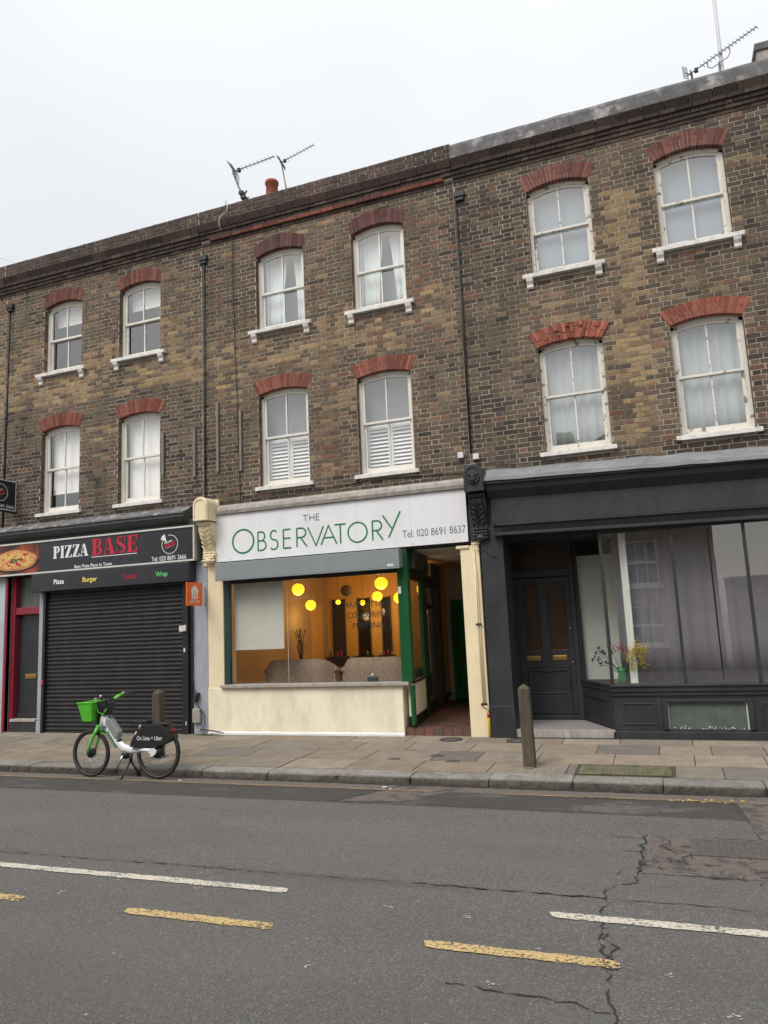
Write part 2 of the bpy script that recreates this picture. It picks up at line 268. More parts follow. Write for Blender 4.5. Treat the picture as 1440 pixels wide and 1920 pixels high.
# ------------------------------------------------------------ mesh builder
def wloc(o):
    v = Vector((0,0,0))
    while o is not None: v += o.location; o = o.parent
    return v
class MB:
    def __init__(s): s.v=[]; s.f=[]; s.c=[]; s.sm=[]; s.tint=False
    def add(s, vs, fs, col=None, smooth=False):
        b=len(s.v); s.v += [tuple(p) for p in vs]; s.f += [tuple(b+i for i in f) for f in fs]; s.sm += [smooth]*len(fs)
        if col is not None: s.tint=True
        s.c += [col or (.5,.5,.5)]*len(vs); return s
    def box(s,x0,x1,y0,y1,z0,z1,col=None):
        return s.add([(x0,y0,z0),(x1,y0,z0),(x1,y1,z0),(x0,y1,z0),(x0,y0,z1),(x1,y0,z1),(x1,y1,z1),(x0,y1,z1)],
              [(0,3,2,1),(4,5,6,7),(0,1,5,4),(1,2,6,5),(2,3,7,6),(3,0,4,7)],col)
    def prism(s, poly, O, U, V, W, col=None):   # poly of (u,v) extruded along W
        O,U,V,W=Vector(O),Vector(U),Vector(V),Vector(W); n=len(poly)
        a=[O+U*p[0]+V*p[1] for p in poly]; b=[p+W for p in a]
        fs=[tuple(range(n)), tuple(range(2*n-1,n-1,-1))]+[(i,i+n,(i+1)%n+n,(i+1)%n) for i in range(n)]
        return s.add(a+b,fs,col)
    def profile(s, poly, x0, x1, col=None):     # poly of (y,z) extruded along x
        return s.prism(poly,(x0,0,0),(0,1,0),(0,0,1),(x1-x0,0,0),col)
    def tube(s, pts, r, n=8, col=None, cap=True, sy=1.0):
        pts=[Vector(p) for p in pts]; rs=r if isinstance(r,(list,tuple)) else [r]*len(pts)
        vs=[]; fs=[]; up=None
        for i,p in enumerate(pts):
            t=(pts[min(i+1,len(pts)-1)]-pts[max(i-1,0)]).normalized()
            if up is None: up=Vector((0,1,0)) if abs(t.y)<.9 else Vector((0,0,1))
            a=t.cross(up).normalized(); b=a.cross(t).normalized()
            for k in range(n):
                th=2*PI*k/n; vs.append(p+a*math.cos(th)*rs[i]+b*math.sin(th)*rs[i]*sy)
        for i in range(len(pts)-1):
            for k in range(n): fs.append((i*n+k,i*n+(k+1)%n,(i+1)*n+(k+1)%n,(i+1)*n+k))
        if cap: fs.append(tuple(range(n-1,-1,-1))); fs.append(tuple((len(pts)-1)*n+k for k in range(n)))
        return s.add(vs,fs,col,True)
    def lathe(s, prof, c, axis=(0,0,1), n=20, col=None, smooth=True):  # prof of (r,h)
        ax=Vector(axis).normalized(); a=Vector((1,0,0)) if abs(ax.x)<.9 else Vector((0,1,0)); a=(a-ax*a.dot(ax)).normalized(); b=ax.cross(a); c=Vector(c)
        vs=[]; fs=[]
        for r,h in prof:
            for k in range(n): th=2*PI*k/n; vs.append(c+ax*h+(a*math.cos(th)+b*math.sin(th))*r)
        for i in range(len(prof)-1):
            for k in range(n): fs.append((i*n+k,i*n+(k+1)%n,(i+1)*n+(k+1)%n,(i+1)*n+k))
        return s.add(vs,fs,col,smooth)
    def sphere(s,c,r,n=16,sz=1.0,sx=1.0,sy=1.0,col=None):
        m=n//2; vs=[]; fs=[]
        for i in range(m+1):
            ph=PI*i/m
            for k in range(n): th=2*PI*k/n; vs.append((c[0]+r*sx*math.sin(ph)*math.cos(th),c[1]+r*sy*math.sin(ph)*math.sin(th),c[2]+r*sz*math.cos(ph)))
        for i in range(m):
            for k in range(n): fs.append((i*n+k,(i+1)*n+k,(i+1)*n+(k+1)%n,i*n+(k+1)%n))
        return s.add(vs,fs,col,True)
    def torus(s,c,R,r,axis,n=36,m=10,sr=1.0):
        ax=Vector(axis).normalized(); a=Vector((0,0,1)); a=(a-ax*a.dot(ax)).normalized(); b=ax.cross(a); c=Vector(c); vs=[]; fs=[]
        for i in range(n):
            th=2*PI*i/n; d=a*math.cos(th)+b*math.sin(th)
            for k in range(m): ph=2*PI*k/m; vs.append(c+d*(R+r*math.cos(ph)*sr)+ax*r*math.sin(ph))
        for i in range(n):
            for k in range(m): fs.append((i*m+k,i*m+(k+1)%m,((i+1)%n)*m+(k+1)%m,((i+1)%n)*m+k))
        return s.add(vs,fs,None,True)
    def shear(s,k,x0,i0=0):
        s.v=[p if i<i0 else (p[0],p[1],p[2]-k*(p[0]-x0)) for i,p in enumerate(s.v)]; return s
    def build(s,name,m,parent=None,bevel=0,recalc=True):
        me=bpy.data.meshes.new(name)
        if parent is not None: org=wloc(parent)
        else:
            xs=[p[0] for p in s.v]; ys=[p[1] for p in s.v]; zs=[p[2] for p in s.v]
            org=Vector(((min(xs)+max(xs))/2,(min(ys)+max(ys))/2,min(zs)))
        me.from_pydata([Vector(p)-org for p in s.v],[],s.f)
        if s.tint:
            a=me.attributes.new('tint','FLOAT_COLOR','POINT')
            flat=[]
            for c in s.c: flat += [c[0],c[1],c[2],1.0]
            a.data.foreach_set('color',flat)
        me.polygons.foreach_set('use_smooth',s.sm)
        if recalc:
            bm=bmesh.new(); bm.from_mesh(me); bmesh.ops.recalc_face_normals(bm,faces=bm.faces); bm.to_mesh(me); bm.free()
        me.materials.append(M[m] if isinstance(m,str) else m)
        o=bpy.data.objects.new(name,me); COL.objects.link(o)
        if parent is not None: o.parent=parent
        else: o.location=org
        if bevel:
            bv=o.modifiers.new('bevel','BEVEL'); bv.width=bevel; bv.segments=2; bv.limit_method='ANGLE'; bv.angle_limit=math.radians(40)
        return o
def tag(o,label=None,cat=None,group=None,kind=None):
    if label: o['label']=label
    if cat: o['category']=cat
    if group: o['group']=group
    if kind: o['kind']=kind
    return o
def empty(name,loc,label=None,cat=None,group=None,kind=None):
    o=bpy.data.objects.new(name,None); COL.objects.link(o); o.location=loc; o.empty_display_size=.2
    return tag(o,label,cat,group,kind)
def copy_tree(o, offset=None, parent=None):
    c=o.copy(); COL.objects.link(c); c.parent=parent
    if parent is None and offset is not None: c.location=o.location+Vector(offset)
    for ch in list(o.children): copy_tree(ch,None,c)
    return c

# text: real font outlines fitted to a box (O = lower-left corner, U and V = full width and height)
def text(name,s,O,U,V,m,parent,bold=0.0,depth=.003,out=(0,-1,0)):
    cu=bpy.data.curves.new('t','FONT'); cu.body=s; cu.size=1; cu.offset=bold; cu.resolution_u=3
    o=bpy.data.objects.new('t',cu); COL.objects.link(o)
    me=bpy.data.meshes.new_from_object(o.evaluated_get(bpy.context.evaluated_depsgraph_get())) if False else None
    dg=bpy.context.evaluated_depsgraph_get(); dg.update()
    me=bpy.data.meshes.new_from_object(o.evaluated_get(dg))
    vs=[v.co.copy() for v in me.vertices]; fs=[tuple(p.vertices) for p in me.polygons]
    bpy.data.objects.remove(o); bpy.data.meshes.remove(me)
    x0=min(v.x for v in vs); x1=max(v.x for v in vs); y0=min(v.y for v in vs); y1=max(v.y for v in vs)
    O,U,V,D=Vector(O),Vector(U),Vector(V),Vector(out)*depth
    b=MB(); b.add([O+U*((v.x-x0)/(x1-x0))+V*((v.y-y0)/(y1-y0))+D for v in vs],fs)
    return b.build(name,m,parent,recalc=False)
def ribbon(mb,pts,t,O,U,V,W,closed=False):
    pts=[p for i,p in enumerate(pts) if i==0 or math.hypot(p[0]-pts[i-1][0],p[1]-pts[i-1][1])>1e-5]
    n=len(pts); P=[Vector((p[0],p[1])) for p in pts]; L=[];R=[]
    for i in range(n):
        if closed: a,b=P[(i-1)%n],P[(i+1)%n]
        else: a,b=P[max(i-1,0)],P[min(i+1,n-1)]
        d=(b-a).normalized(); nn=Vector((-d.y,d.x))
        k=1.0
        if 0<i<n-1 or closed:
            d1=(P[i]-P[(i-1)%n]).normalized(); k=1/max(.5,abs(nn.dot(Vector((-d1.y,d1.x)))))
        L.append(P[i]+nn*t/2*k); R.append(P[i]-nn*t/2*k)
    O,U,V,W=Vector(O),Vector(U),Vector(V),Vector(W)
    tr=lambda p:O+U*p.x+V*p.y
    m=n if closed else n-1
    for i in range(m):
        j=(i+1)%n; q=[tr(L[i]),tr(L[j]),tr(R[j]),tr(R[i])]
        mb.add(q+[p+W for p in q],[(0,1,2,3),(4,7,6,5),(0,4,5,1),(1,5,6,2),(2,6,7,3),(3,7,4,0)])
def arc(cx,cy,rx,ry,a0,a1,n=24): return [(cx+rx*math.cos(math.radians(a0+(a1-a0)*i/n)),cy+ry*math.sin(math.radians(a0+(a1-a0)*i/n))) for i in range(n+1)]

# ------------------------------------------------------------ ground
def st(o,cat=None): o['kind']='structure'; return o
g=MB(); g.add([(-300,-300,-.012),(300,-300,-.012),(300,300,-.012),(-300,300,-.012)],[(0,1,2,3)])
st(g.build('ground','asphalt'))
g=MB(); g.add([(-60,1.55,0),(60,1.55,0),(60,8.55,0),(-60,8.55,0)],[(0,1,2,3)])
st(g.build('road','asphalt'))
# pavement bed rising gently from the kerb to the walls
PZ0,PZ1,YK=0.105,0.175,8.47
def pz(y): return PZ0+(PZ1-PZ0)*(y-YK)/(11-YK)
g=MB(); y0,y1=YK+.05,11.3
g.add([(-40,y0,-.1),(40,y0,-.1),(40,y1,-.1),(-40,y1,-.1),(-40,y0,pz(y0)-.008),(40,y0,pz(y0)-.008),(40,y1,pz(y1)-.008),(-40,y1,pz(y1)-.008)],[(0,3,2,1),(4,5,6,7),(0,1,5,4),(1,2,6,5),(2,3,7,6),(3,0,4,7)])
pave=st(g.build('pavement','joint'))
random.seed(11)
g=MB(); rows=[8.735,9.32,9.92,10.50,11.05]
def slab(x0,x1,ya,yb,c,j=.006):
    dz=random.uniform(-.002,.002); t=random.uniform(-.002,.002)
    z=[pz(ya)+dz+t,pz(ya)+dz-t,pz(yb)+dz-t,pz(yb)+dz+t]
    X0,X1,A,B=x0+j,x1-j,ya+j,yb-j
    g.add([(X0,A,z[0]-.04),(X1,A,z[1]-.04),(X1,B,z[2]-.04),(X0,B,z[3]-.04),(X0,A,z[0]),(X1,A,z[1]),(X1,B,z[2]),(X0,B,z[3])],
          [(4,5,6,7),(0,1,5,4),(1,2,6,5),(2,3,7,6),(3,0,4,7)],c)
for ri in range(4):
    x=-22+random.uniform(0,.5)
    if ri==1: x=-22.04
    while x<12:
        wd=random.choice([.6,.75,.9,.9,.9]); 
        k=random.uniform(.80,1.15); wr=random.uniform(-.012,.012)
        base=(.25+wr,.208,.162-wr*.6) if x<-2.0 else (.275+wr,.228,.18-wr)
        if random.random()<.12: base=(.18,.165,.145)
        x1=x+wd
        ya,yb=rows[ri],rows[ri+1]
        if ri==0 and x<-.06 and x1>-1.12:      # leave room for the utility cover
            segs=[]
            if x< -1.12: segs.append((x,-1.12))
            if x1>-.06: segs.append((-.06,x1))
            for a_,b_ in segs:
                if b_-a_>.05: slab(a_,b_,ya,yb,tuple(k*q for q in base))
            x=x1; continue
        slab(x,x1,ya,yb,tuple(k*q for q in base)); x=x1
st(g.build('paving_slabs','slab'))
# granite kerb: every stone its own block
random.seed(5)
kj=[-8.70,-7.75,-6.80,-5.82,-4.85,-3.88,-2.96,-2.03,-1.11,-.19,.77,1.75,2.75]
while kj[0]>-22: kj.insert(0,kj[0]-random.uniform(.85,1.05))
while kj[-1]<12: kj.append(kj[-1]+random.uniform(.85,1.05))
g=MB()
for a_,b_ in zip(kj[:-1],kj[1:]):
    dz=random.uniform(-.004,.004); dy=random.uniform(-.006,.006); k=random.uniform(.8,1.12); n=30
    vs=[];fs=[]; A,B=a_+.006,b_-.006
    for i in range(n+1):
        x=A+(B-A)*i/n; e=.018 if i in(0,n) else 0
        q=lambda s: s*(noise.noise(Vector((x*3,s*50,dz*100)))+.75*noise.noise(Vector((x*17,s*90,dz*100))))
        prof=[(YK+dy+e*.5+q(.018),-.08),(YK+dy+e+q(.02),.035+q(.02)),(YK+dy+e*.6+.004+q(.014),.082+dz),(YK+dy+.026+e*.6+q(.008),.105+dz-e*.3),(YK+.12,.109+dz-e*.2),(YK+.262,.110+dz-e*.2),(YK+.262,-.08)]
        vs+=[(x,y,z) for y,z in prof]
    m_=7
    for i in range(n):
        for k2 in range(m_-1): fs.append((i*m_+k2,(i+1)*m_+k2,(i+1)*m_+k2+1,i*m_+k2+1))
    fs.append(tuple(range(m_))); fs.append(tuple(n*m_+k2 for k2 in range(m_-1,-1,-1)))
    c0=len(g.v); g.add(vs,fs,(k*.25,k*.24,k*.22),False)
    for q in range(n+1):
        for k2,dk_ in ((0,.22),(1,.28),(2,.45)): f=dk_+.15*noise.noise(Vector((vs[q*7][0]*8,k2,3))); g.c[c0+q*7+k2]=(k*.25*f,k*.225*f,k*.19*f)  # shade of the front face, with splash grime, painted into the vertex tint
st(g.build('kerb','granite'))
# cracks and seams in the asphalt
random.seed(3)
def crack(pts,wd,jit,step=.028,z=.004):
    wd*=.62
    P=[]
    for (xa,ya),(xb,yb) in zip(pts[:-1],pts[1:]):
        L=math.hypot(xb-xa,yb-ya); n=max(2,int(L/step))
        for i in range(n): t=i/n; P.append((xa+(xb-xa)*t,ya+(yb-ya)*t))
    P.append(pts[-1]); b=MB(); vs=[]; fs=[]; n=len(P)
    for i,(x,y) in enumerate(P):
        a=P[max(i-1,0)]; c=P[min(i+1,n-1)]; d=Vector((c[0]-a[0],c[1]-a[1])).normalized()
        j=jit*(noise.noise(Vector((x*9,y*9,1)))*1.6+random.uniform(-.45,.45)); ww=wd*max(.10,.55+noise.noise(Vector((x*9,y*9,4)))*1.6+random.uniform(-.25,.35))
        cx,cy=x-d.y*j,y+d.x*j; vs+=[(cx-d.y*ww/2,cy+d.x*ww/2,z),(cx+d.y*ww/2,cy-d.x*ww/2,z)]
    for i in range(n-1): fs.append((2*i,2*i+1,2*i+3,2*i+2))
    b.add(vs,fs); return b
cracks=MB()
def addc(*a,**k):
    b=crack(*a,**k); cracks.add(b.v,b.f)
addc([(-9,5.24),(-5.77,5.31),(-4.07,5.33),(-2.1,5.36),(-1.02,5.36),(0,5.38),(.42,5.35),(3,5.35)],.013,.012)
addc([(-4.4,5.345),(-3.2,5.35)],.012,.03); addc([(-1.9,5.37),(-.55,5.37)],.026,.022)
addc([(-.35,5.92),(-.37,5.72),(-.52,5.62),(-.55,5.37),(-.54,4.88),(-.49,4.59),(-.49,4.39),(-.42,4.11),(-.41,3.9),(-.36,3.2)],.022,.030)
addc([(-.50,4.80),(-.44,4.62),(-.47,4.42)],.022,.03); addc([(-.56,4.44),(-.47,4.39),(-.40,4.37)],.02,.03)
addc([(-1.25,3.98),(-.95,3.95),(-.7,3.96),(-.42,3.88)],.022,.02); addc([(-9,7.6),(-5.76,7.55),(-3.56,7.57)],.013,.008)
addc([(-3.56,7.58),(-3.05,8.45)],.018,.01); addc([(-3.56,7.57),(-2.4,7.62),(-1,7.56),(.5,7.52)],.010,.02)
addc([(-.33,6.93),(-.34,6.5),(-.36,5.92)],.045,.03); addc([(-.33,6.93),(.5,6.92),(2,6.9)],.012,.008); addc([(-.36,5.93),(2,5.95)],.012,.006)
addc([(-12,8.462),(-6,8.462),(0,8.46),(4,8.46)],.035,.006); addc([(.40,8.4),(.50,7.6),(.55,6.95)],.014,.01); addc([(-6.2,6.95),(-4.8,7.05),(-3.2,6.9)],.008,.03)
st(cracks.build('road_cracks','crack'))
b=MB(); b.add([(-.33,5.94,.0025),(2.2,5.96,.0025),(2.2,6.9,.0025),(-.33,6.92,.0025)],[(0,1,2,3)])
b.add([(.46,8.4,.0022),(3.5,8.4,.0022),(3.5,6.95,.0022),(.57,6.95,.0022)],[(0,1,2,3)])
b.add([(-3.5,7.62,.0022),(-2.3,8.4,.0022),(-3.02,8.44,.0022)],[(0,1,2)])
b.add([(-3.5,7.62,.0022),(-2.75,7.72,.0022),(-2.3,8.4,.0022)],[(0,1,2)])
st(b.build('asphalt_patch','patch'))
net=MB()
random.seed(9)
def addn(*a,**k):
    b=crack(*a,**k); net.add(b.v,b.f)
for i in range(34):
    x=random.uniform(-.3,1.2); y=random.uniform(6.0,6.85); a=random.uniform(0,6.28)
    addn([(x,y),(x+.22*math.cos(a),y+.16*math.sin(a)),(x+.40*math.cos(a+.5),y+.3*math.sin(a+.5))],.012,.03,z=.006)
st(net.build('crazed_cracks','crack'))
def marking(x0,x1,y0,y1,skew,m,name='road_marking'):
    b=MB(); n=max(24,int((x1-x0)/.045)); vs=[];fs=[]
    for i in range(n+1):
        x=x0+(x1-x0)*i/n; j=.007; e=.016 if i in (0,n) else 0
        vs+=[(x,y0+e+random.uniform(-j,j),.0065),(x+skew+(0 if not e else random.uniform(-.02,.02)),y1-e+random.uniform(-j,j),.0065)]
    for i in range(n): fs.append((2*i,2*i+2,2*i+3,2*i+1))
    b.add(vs,fs); return st(b.build(name,m))
for x0,x1 in ((-9.5,-2.71),(-.84,2.7),(5,9),(-18,-14)): marking(x0,x1,4.96,5.055,-.02,'roadwhite','white_centre_line')
for x0,x1 in ((-3.63,-2.49),(-1.48,-.40),(-5.7,-4.56),(-7.8,-6.7),(.65,1.75)): marking(x0,x1,4.355,4.455,-.02,'roadyellow','yellow_dashed_line')
for x0,x1 in ((-14,-2.6),(-1.9,3)): marking(x0,x1,8.17,8.225,0,'roadfaint','faded_kerbside_line')
marking(-1.05,-.55,8.165,8.20,0,'roadyellow','faded_kerbside_line'); marking(.1,.35,8.165,8.20,0,'roadyellow','faded_kerbside_line')
# chewing gum spots and litter
b=MB(); random.seed(21)
for i in range(330):
    x=random.uniform(-8,2.2); y=random.uniform(3,8.2) if i<200 else random.uniform(8.8,10.9); z=.003 if y<8.4 else pz(y)+.0035
    r=random.choice([.004,.005,.006,.008,.011]); n=7
    b.add([(x+r*math.cos(2*PI*k/n)*random.uniform(.6,1.3),y+r*.8*math.sin(2*PI*k/n)*random.uniform(.6,1.3),z) for k in range(n)],[tuple(range(n))])
for (cx,cy) in ((-1.02,4.02),(-.15,4.36),(-2.05,3.98),(-.35,3.7),(.12,4.02),(-1.9,4.9),(-1.35,4.85),(-3.4,4.9),(-4.4,4.6)):
    for i in range(9):
        x=cx+random.gauss(0,.016); y=cy+random.gauss(0,.016); r=random.uniform(.004,.010)
        b.add([(x+r*math.cos(2*PI*k/6),y+r*.8*math.sin(2*PI*k/6),.0035+i*.0001) for k in range(6)],[tuple(range(6))])
tag(b.build('gum_spots','gum'),'small pale spots of trodden chewing gum scattered on road and pavement','gum spots',None,'stuff')
# moss at the wall foot and round the kerb
b=MB()
for i in range(700):
    x=random.choice([random.gauss(-7.35,.13),random.uniform(-7.2,-4),random.gauss(-1.6,.25)]); y=random.uniform(10.80,10.92)
    if abs(x+1.6)<.6 and random.random()<.8: y=8.74+random.random()**2*.5
    h=random.uniform(.006,.045 if x<-7.1 else .012); z=pz(y); d=random.uniform(-.02,.02)
    b.add([(x-.004,y,z),(x+.004,y,z),(x+d,y+random.uniform(-.02,.01),z+h)],[(0,1,2)])
tag(b.build('weeds','moss'),'sparse green weeds and moss along foot of shop walls','weeds',None,'stuff')

# covers in the ground
def cover(x0,x1,y0,y1,z,label,slope=True,m='petro'):
    r=empty('access_cover',((x0+x1)/2,(y0+y1)/2,z),label,'access cover',None)
    b=MB(); t=.035
    zz=lambda y: (pz(y) if slope else 0)+z
    def pl(a,b_,c,d,dz):
        vs=[(a,c,zz(c)+dz-.01),(b_,c,zz(c)+dz-.01),(b_,d,zz(d)+dz-.01),(a,d,zz(d)+dz-.01),(a,c,zz(c)+dz),(b_,c,zz(c)+dz),(b_,d,zz(d)+dz),(a,d,zz(d)+dz)]
        return vs,[(4,5,6,7),(0,1,5,4),(1,2,6,5),(2,3,7,6),(3,0,4,7)]
    for q in ((x0,x1,y0,y0+t),(x0,x1,y1-t,y1),(x0,x0+t,y0+t,y1-t),(x1-t,x1,y0+t,y1-t)): b.add(*pl(*q,.003))
    b.build('frame',m if 'mossy' in m else 'petro',r)
    b=MB(); b.add(*pl(x0+t,x1-t,y0+t,y1-t,.0))
    nx=max(4,int((x1-x0)/.05)); ny=max(4,int((y1-y0)/.05))
    for i in range(nx):
        for j in range(ny):
            xa=x0+t+(x1-x0-2*t)*(i+.2)/nx; ya=y0+t+(y1-y0-2*t)*(j+.2)/ny
            b.add(*pl(xa,xa+.022,ya,ya+.022,.003))
    b.build('plate',m,r); return r
M['mossy_cover']=mat('mossy_concrete_cover',(.15,.135,.085),rough=.95,var=.35,vs=12,bump=.5,bs=30,col2=(.09,.10,.04),two_scale=7)
cover(-1.08,-.10,8.80,9.27,0.004,'long rectangular mossy access cover at the kerb right of the bollard',m='mossy_cover')
cover(.02,1.3,6.42,6.86,0.009,'rectangular metal access cover set in the cracked road patch',slope=False)
for i,(x,y,a,l) in enumerate(((-3.05,9.55,.11,'small square metal cover nearest the salon entrance step'),(-2.75,9.25,.10,'small metal cover behind the kerb left of the front bollard'),(-3.55,9.32,.09,'small metal cover in front of the cream salon wall'))):
    cover(x,x+a*1.6,y,y+a,0.004,l)
for x,l in ((-3.08,'round iron coal-hole cover in front of the salon step'),(-2.10,'round iron coal-hole cover beside the mosaic step, behind the bollard')):
    r=empty('coal_hole_cover',(x,10.72 if x<-2.5 else 10.70,pz(10.7)+.004),l,'coal hole cover'); yy=r.location.y
    b=MB(); b.lathe([(.165,-.01),(.165,.004),(.14,.006)],(x,yy,pz(10.7)+.004),n=28); b.build('rim','iron',r)
    b=MB(); b.lathe([(.139,-.01),(.139,.004),(.0,.005)],(x,yy,pz(10.7)+.004),n=28)
    for k in range(14): th=2*PI*k/14; b.box(x+.085*math.cos(th)-.008,x+.085*math.cos(th)+.008,yy+.085*math.sin(th)-.008,yy+.085*math.sin(th)+.008,pz(10.7)+.008,pz(10.7)+.0125)
    b.build('lid','petro',r)

# ------------------------------------------------------------ brickwork
def n2(x,z,s=1,o=0): return noise.noise(Vector((x*s+o,z*s,o*1.7)))
def lerp(a,b,t): t=max(0,min(1,t)); return tuple(a[i]+(b[i]-a[i])*t for i in range(3))
DARK=(.048,.040,.035); BROWN=(.122,.088,.062); OLIVE=(.125,.099,.068); TAN=(.25,.175,.098); YEL=(.295,.210,.112); REDB=(.145,.078,.052); PLUM=(.100,.068,.056); PINK=(.22,.145,.098)
def pick(r,light,red):
    # light 0..1 = how clean the stocks are here
    q=.5+(r-.5)*.74+(light-.5)*.92
    if random.random()<red: return lerp(REDB,PINK,random.random()*light)
    if q<.04: return lerp(DARK,PLUM,random.random()*.6)
    if q<.62: return lerp(lerp(BROWN,OLIVE,random.random()),DARK,random.random()*.35)
    if q<.93: return lerp(BROWN,TAN,random.random()*.9)
    return lerp(TAN,YEL,random.random())
def bump_(x,c,s): return math.exp(-((x-c)/s)**2)
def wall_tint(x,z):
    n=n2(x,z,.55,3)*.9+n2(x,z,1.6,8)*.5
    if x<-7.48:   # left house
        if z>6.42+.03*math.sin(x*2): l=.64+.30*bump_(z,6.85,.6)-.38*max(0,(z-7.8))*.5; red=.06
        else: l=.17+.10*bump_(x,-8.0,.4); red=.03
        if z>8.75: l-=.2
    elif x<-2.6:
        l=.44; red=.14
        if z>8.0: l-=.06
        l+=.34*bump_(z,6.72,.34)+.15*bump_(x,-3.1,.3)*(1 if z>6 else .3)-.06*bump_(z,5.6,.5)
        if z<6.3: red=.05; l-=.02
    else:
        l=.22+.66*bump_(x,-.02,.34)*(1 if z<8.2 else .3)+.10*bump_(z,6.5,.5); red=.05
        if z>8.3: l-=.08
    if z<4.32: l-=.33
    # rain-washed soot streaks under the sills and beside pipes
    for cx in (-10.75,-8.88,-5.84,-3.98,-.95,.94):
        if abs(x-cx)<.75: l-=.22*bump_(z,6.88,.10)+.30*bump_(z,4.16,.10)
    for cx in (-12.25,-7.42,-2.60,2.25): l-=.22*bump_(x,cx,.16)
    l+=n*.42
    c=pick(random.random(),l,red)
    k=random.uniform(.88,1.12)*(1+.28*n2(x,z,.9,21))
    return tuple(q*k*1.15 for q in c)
def brick_add(b,x0,x1,y,z0,z1,col,depth=.016,j=.0028):
    R=lambda: random.uniform(-j,j); d=random.uniform(-.0022,.0008); c=.003
    vs=[(x0+R(),y+d,z0+R()),(x1+R(),y+d,z0+R()),(x1+R(),y+d,z1+R()),(x0+R(),y+d,z1+R())]
    f=[(p[0]+(c if i in(0,3) else -c),p[1]-.0022,p[2]+(c if i<2 else -c)) for i,p in enumerate(vs)]
    bk=[(p[0],y+depth,p[2]) for p in vs]
    b.add(f+vs+bk,[(0,1,2,3),(0,4,5,1),(1,5,6,2),(2,6,7,3),(3,7,4,0),(4,8,9,5),(5,9,10,6),(6,10,11,7),(7,11,8,4)],col)
def bricks(b,x0,x1,z0,z1,openings,colf,y=11.0,cz=.0762,zoff=0):
    n=int(round((z1-z0)/cz))
    for i in range(n):
        za=z0+i*cz+.0055; zb=z0+(i+1)*cz-.0055; x=math.floor(x0/.343)*.343-(.1715 if i%2 else 0)-.343; k=0
        wob=random.uniform(-.012,.012); x+=wob
        while x<x1:
            L=.2285 if k%2==0 else .1145; L2=L+random.uniform(-.004,.004)
            segs=[(max(x,x0),min(x+L2,x1))]
            for (a,c,d,e) in openings:
                if zb>d+.01 and za<e-.01:
                    ns=[]
                    for s0,s1 in segs:
                        if s1<=a or s0>=c: ns.append((s0,s1))
                        else:
                            if s0<a: ns.append((s0,a))
                            if s1>c: ns.append((c,s1))
                    segs=ns
            for s0,s1 in segs:
                if s1-s0>.028: brick_add(b,s0+.0055,s1-.0055,y,za,zb,colf((s0+s1)/2,(za+zb)/2))
            x+=L; k+=1
def backing(b,x0,x1,z0,z1,openings,y0,y1):
    xs=sorted({x0,x1,*[o[0] for o in openings],*[o[1] for o in openings]}); xs=[x for x in xs if x0<=x<=x1]
    for a,c in zip(xs[:-1],xs[1:]):
        if c-a<1e-4: continue
        m=(a+c)/2; cuts=sorted([(o[2],o[3]) for o in openings if o[0]<m<o[1]]); z=z0
        for d,e in cuts:
            if d>z: b.box(a,c,y0,y1,z,d)
            z=e
        if z<z1: b.box(a,c,y0,y1,z,z1)
def course(b,x0,x1,yf,z0,z1,colf,y1=11.02,L=None,slope=0,gap=.008):
    x=x0
    while x<x1-.01:
        l=L or random.choice([.228,.228,.114]); xe=min(x+l,x1); c=colf((x+xe)/2,z0); d=random.uniform(-.002,.002)
        b.prism([(yf+d,z1),(y1,z1),(y1,z0),(yf+slope+d,z0)],(x+gap/2,0,0),(0,1,0),(0,0,1),(xe-x-gap,0,0),c); x=xe

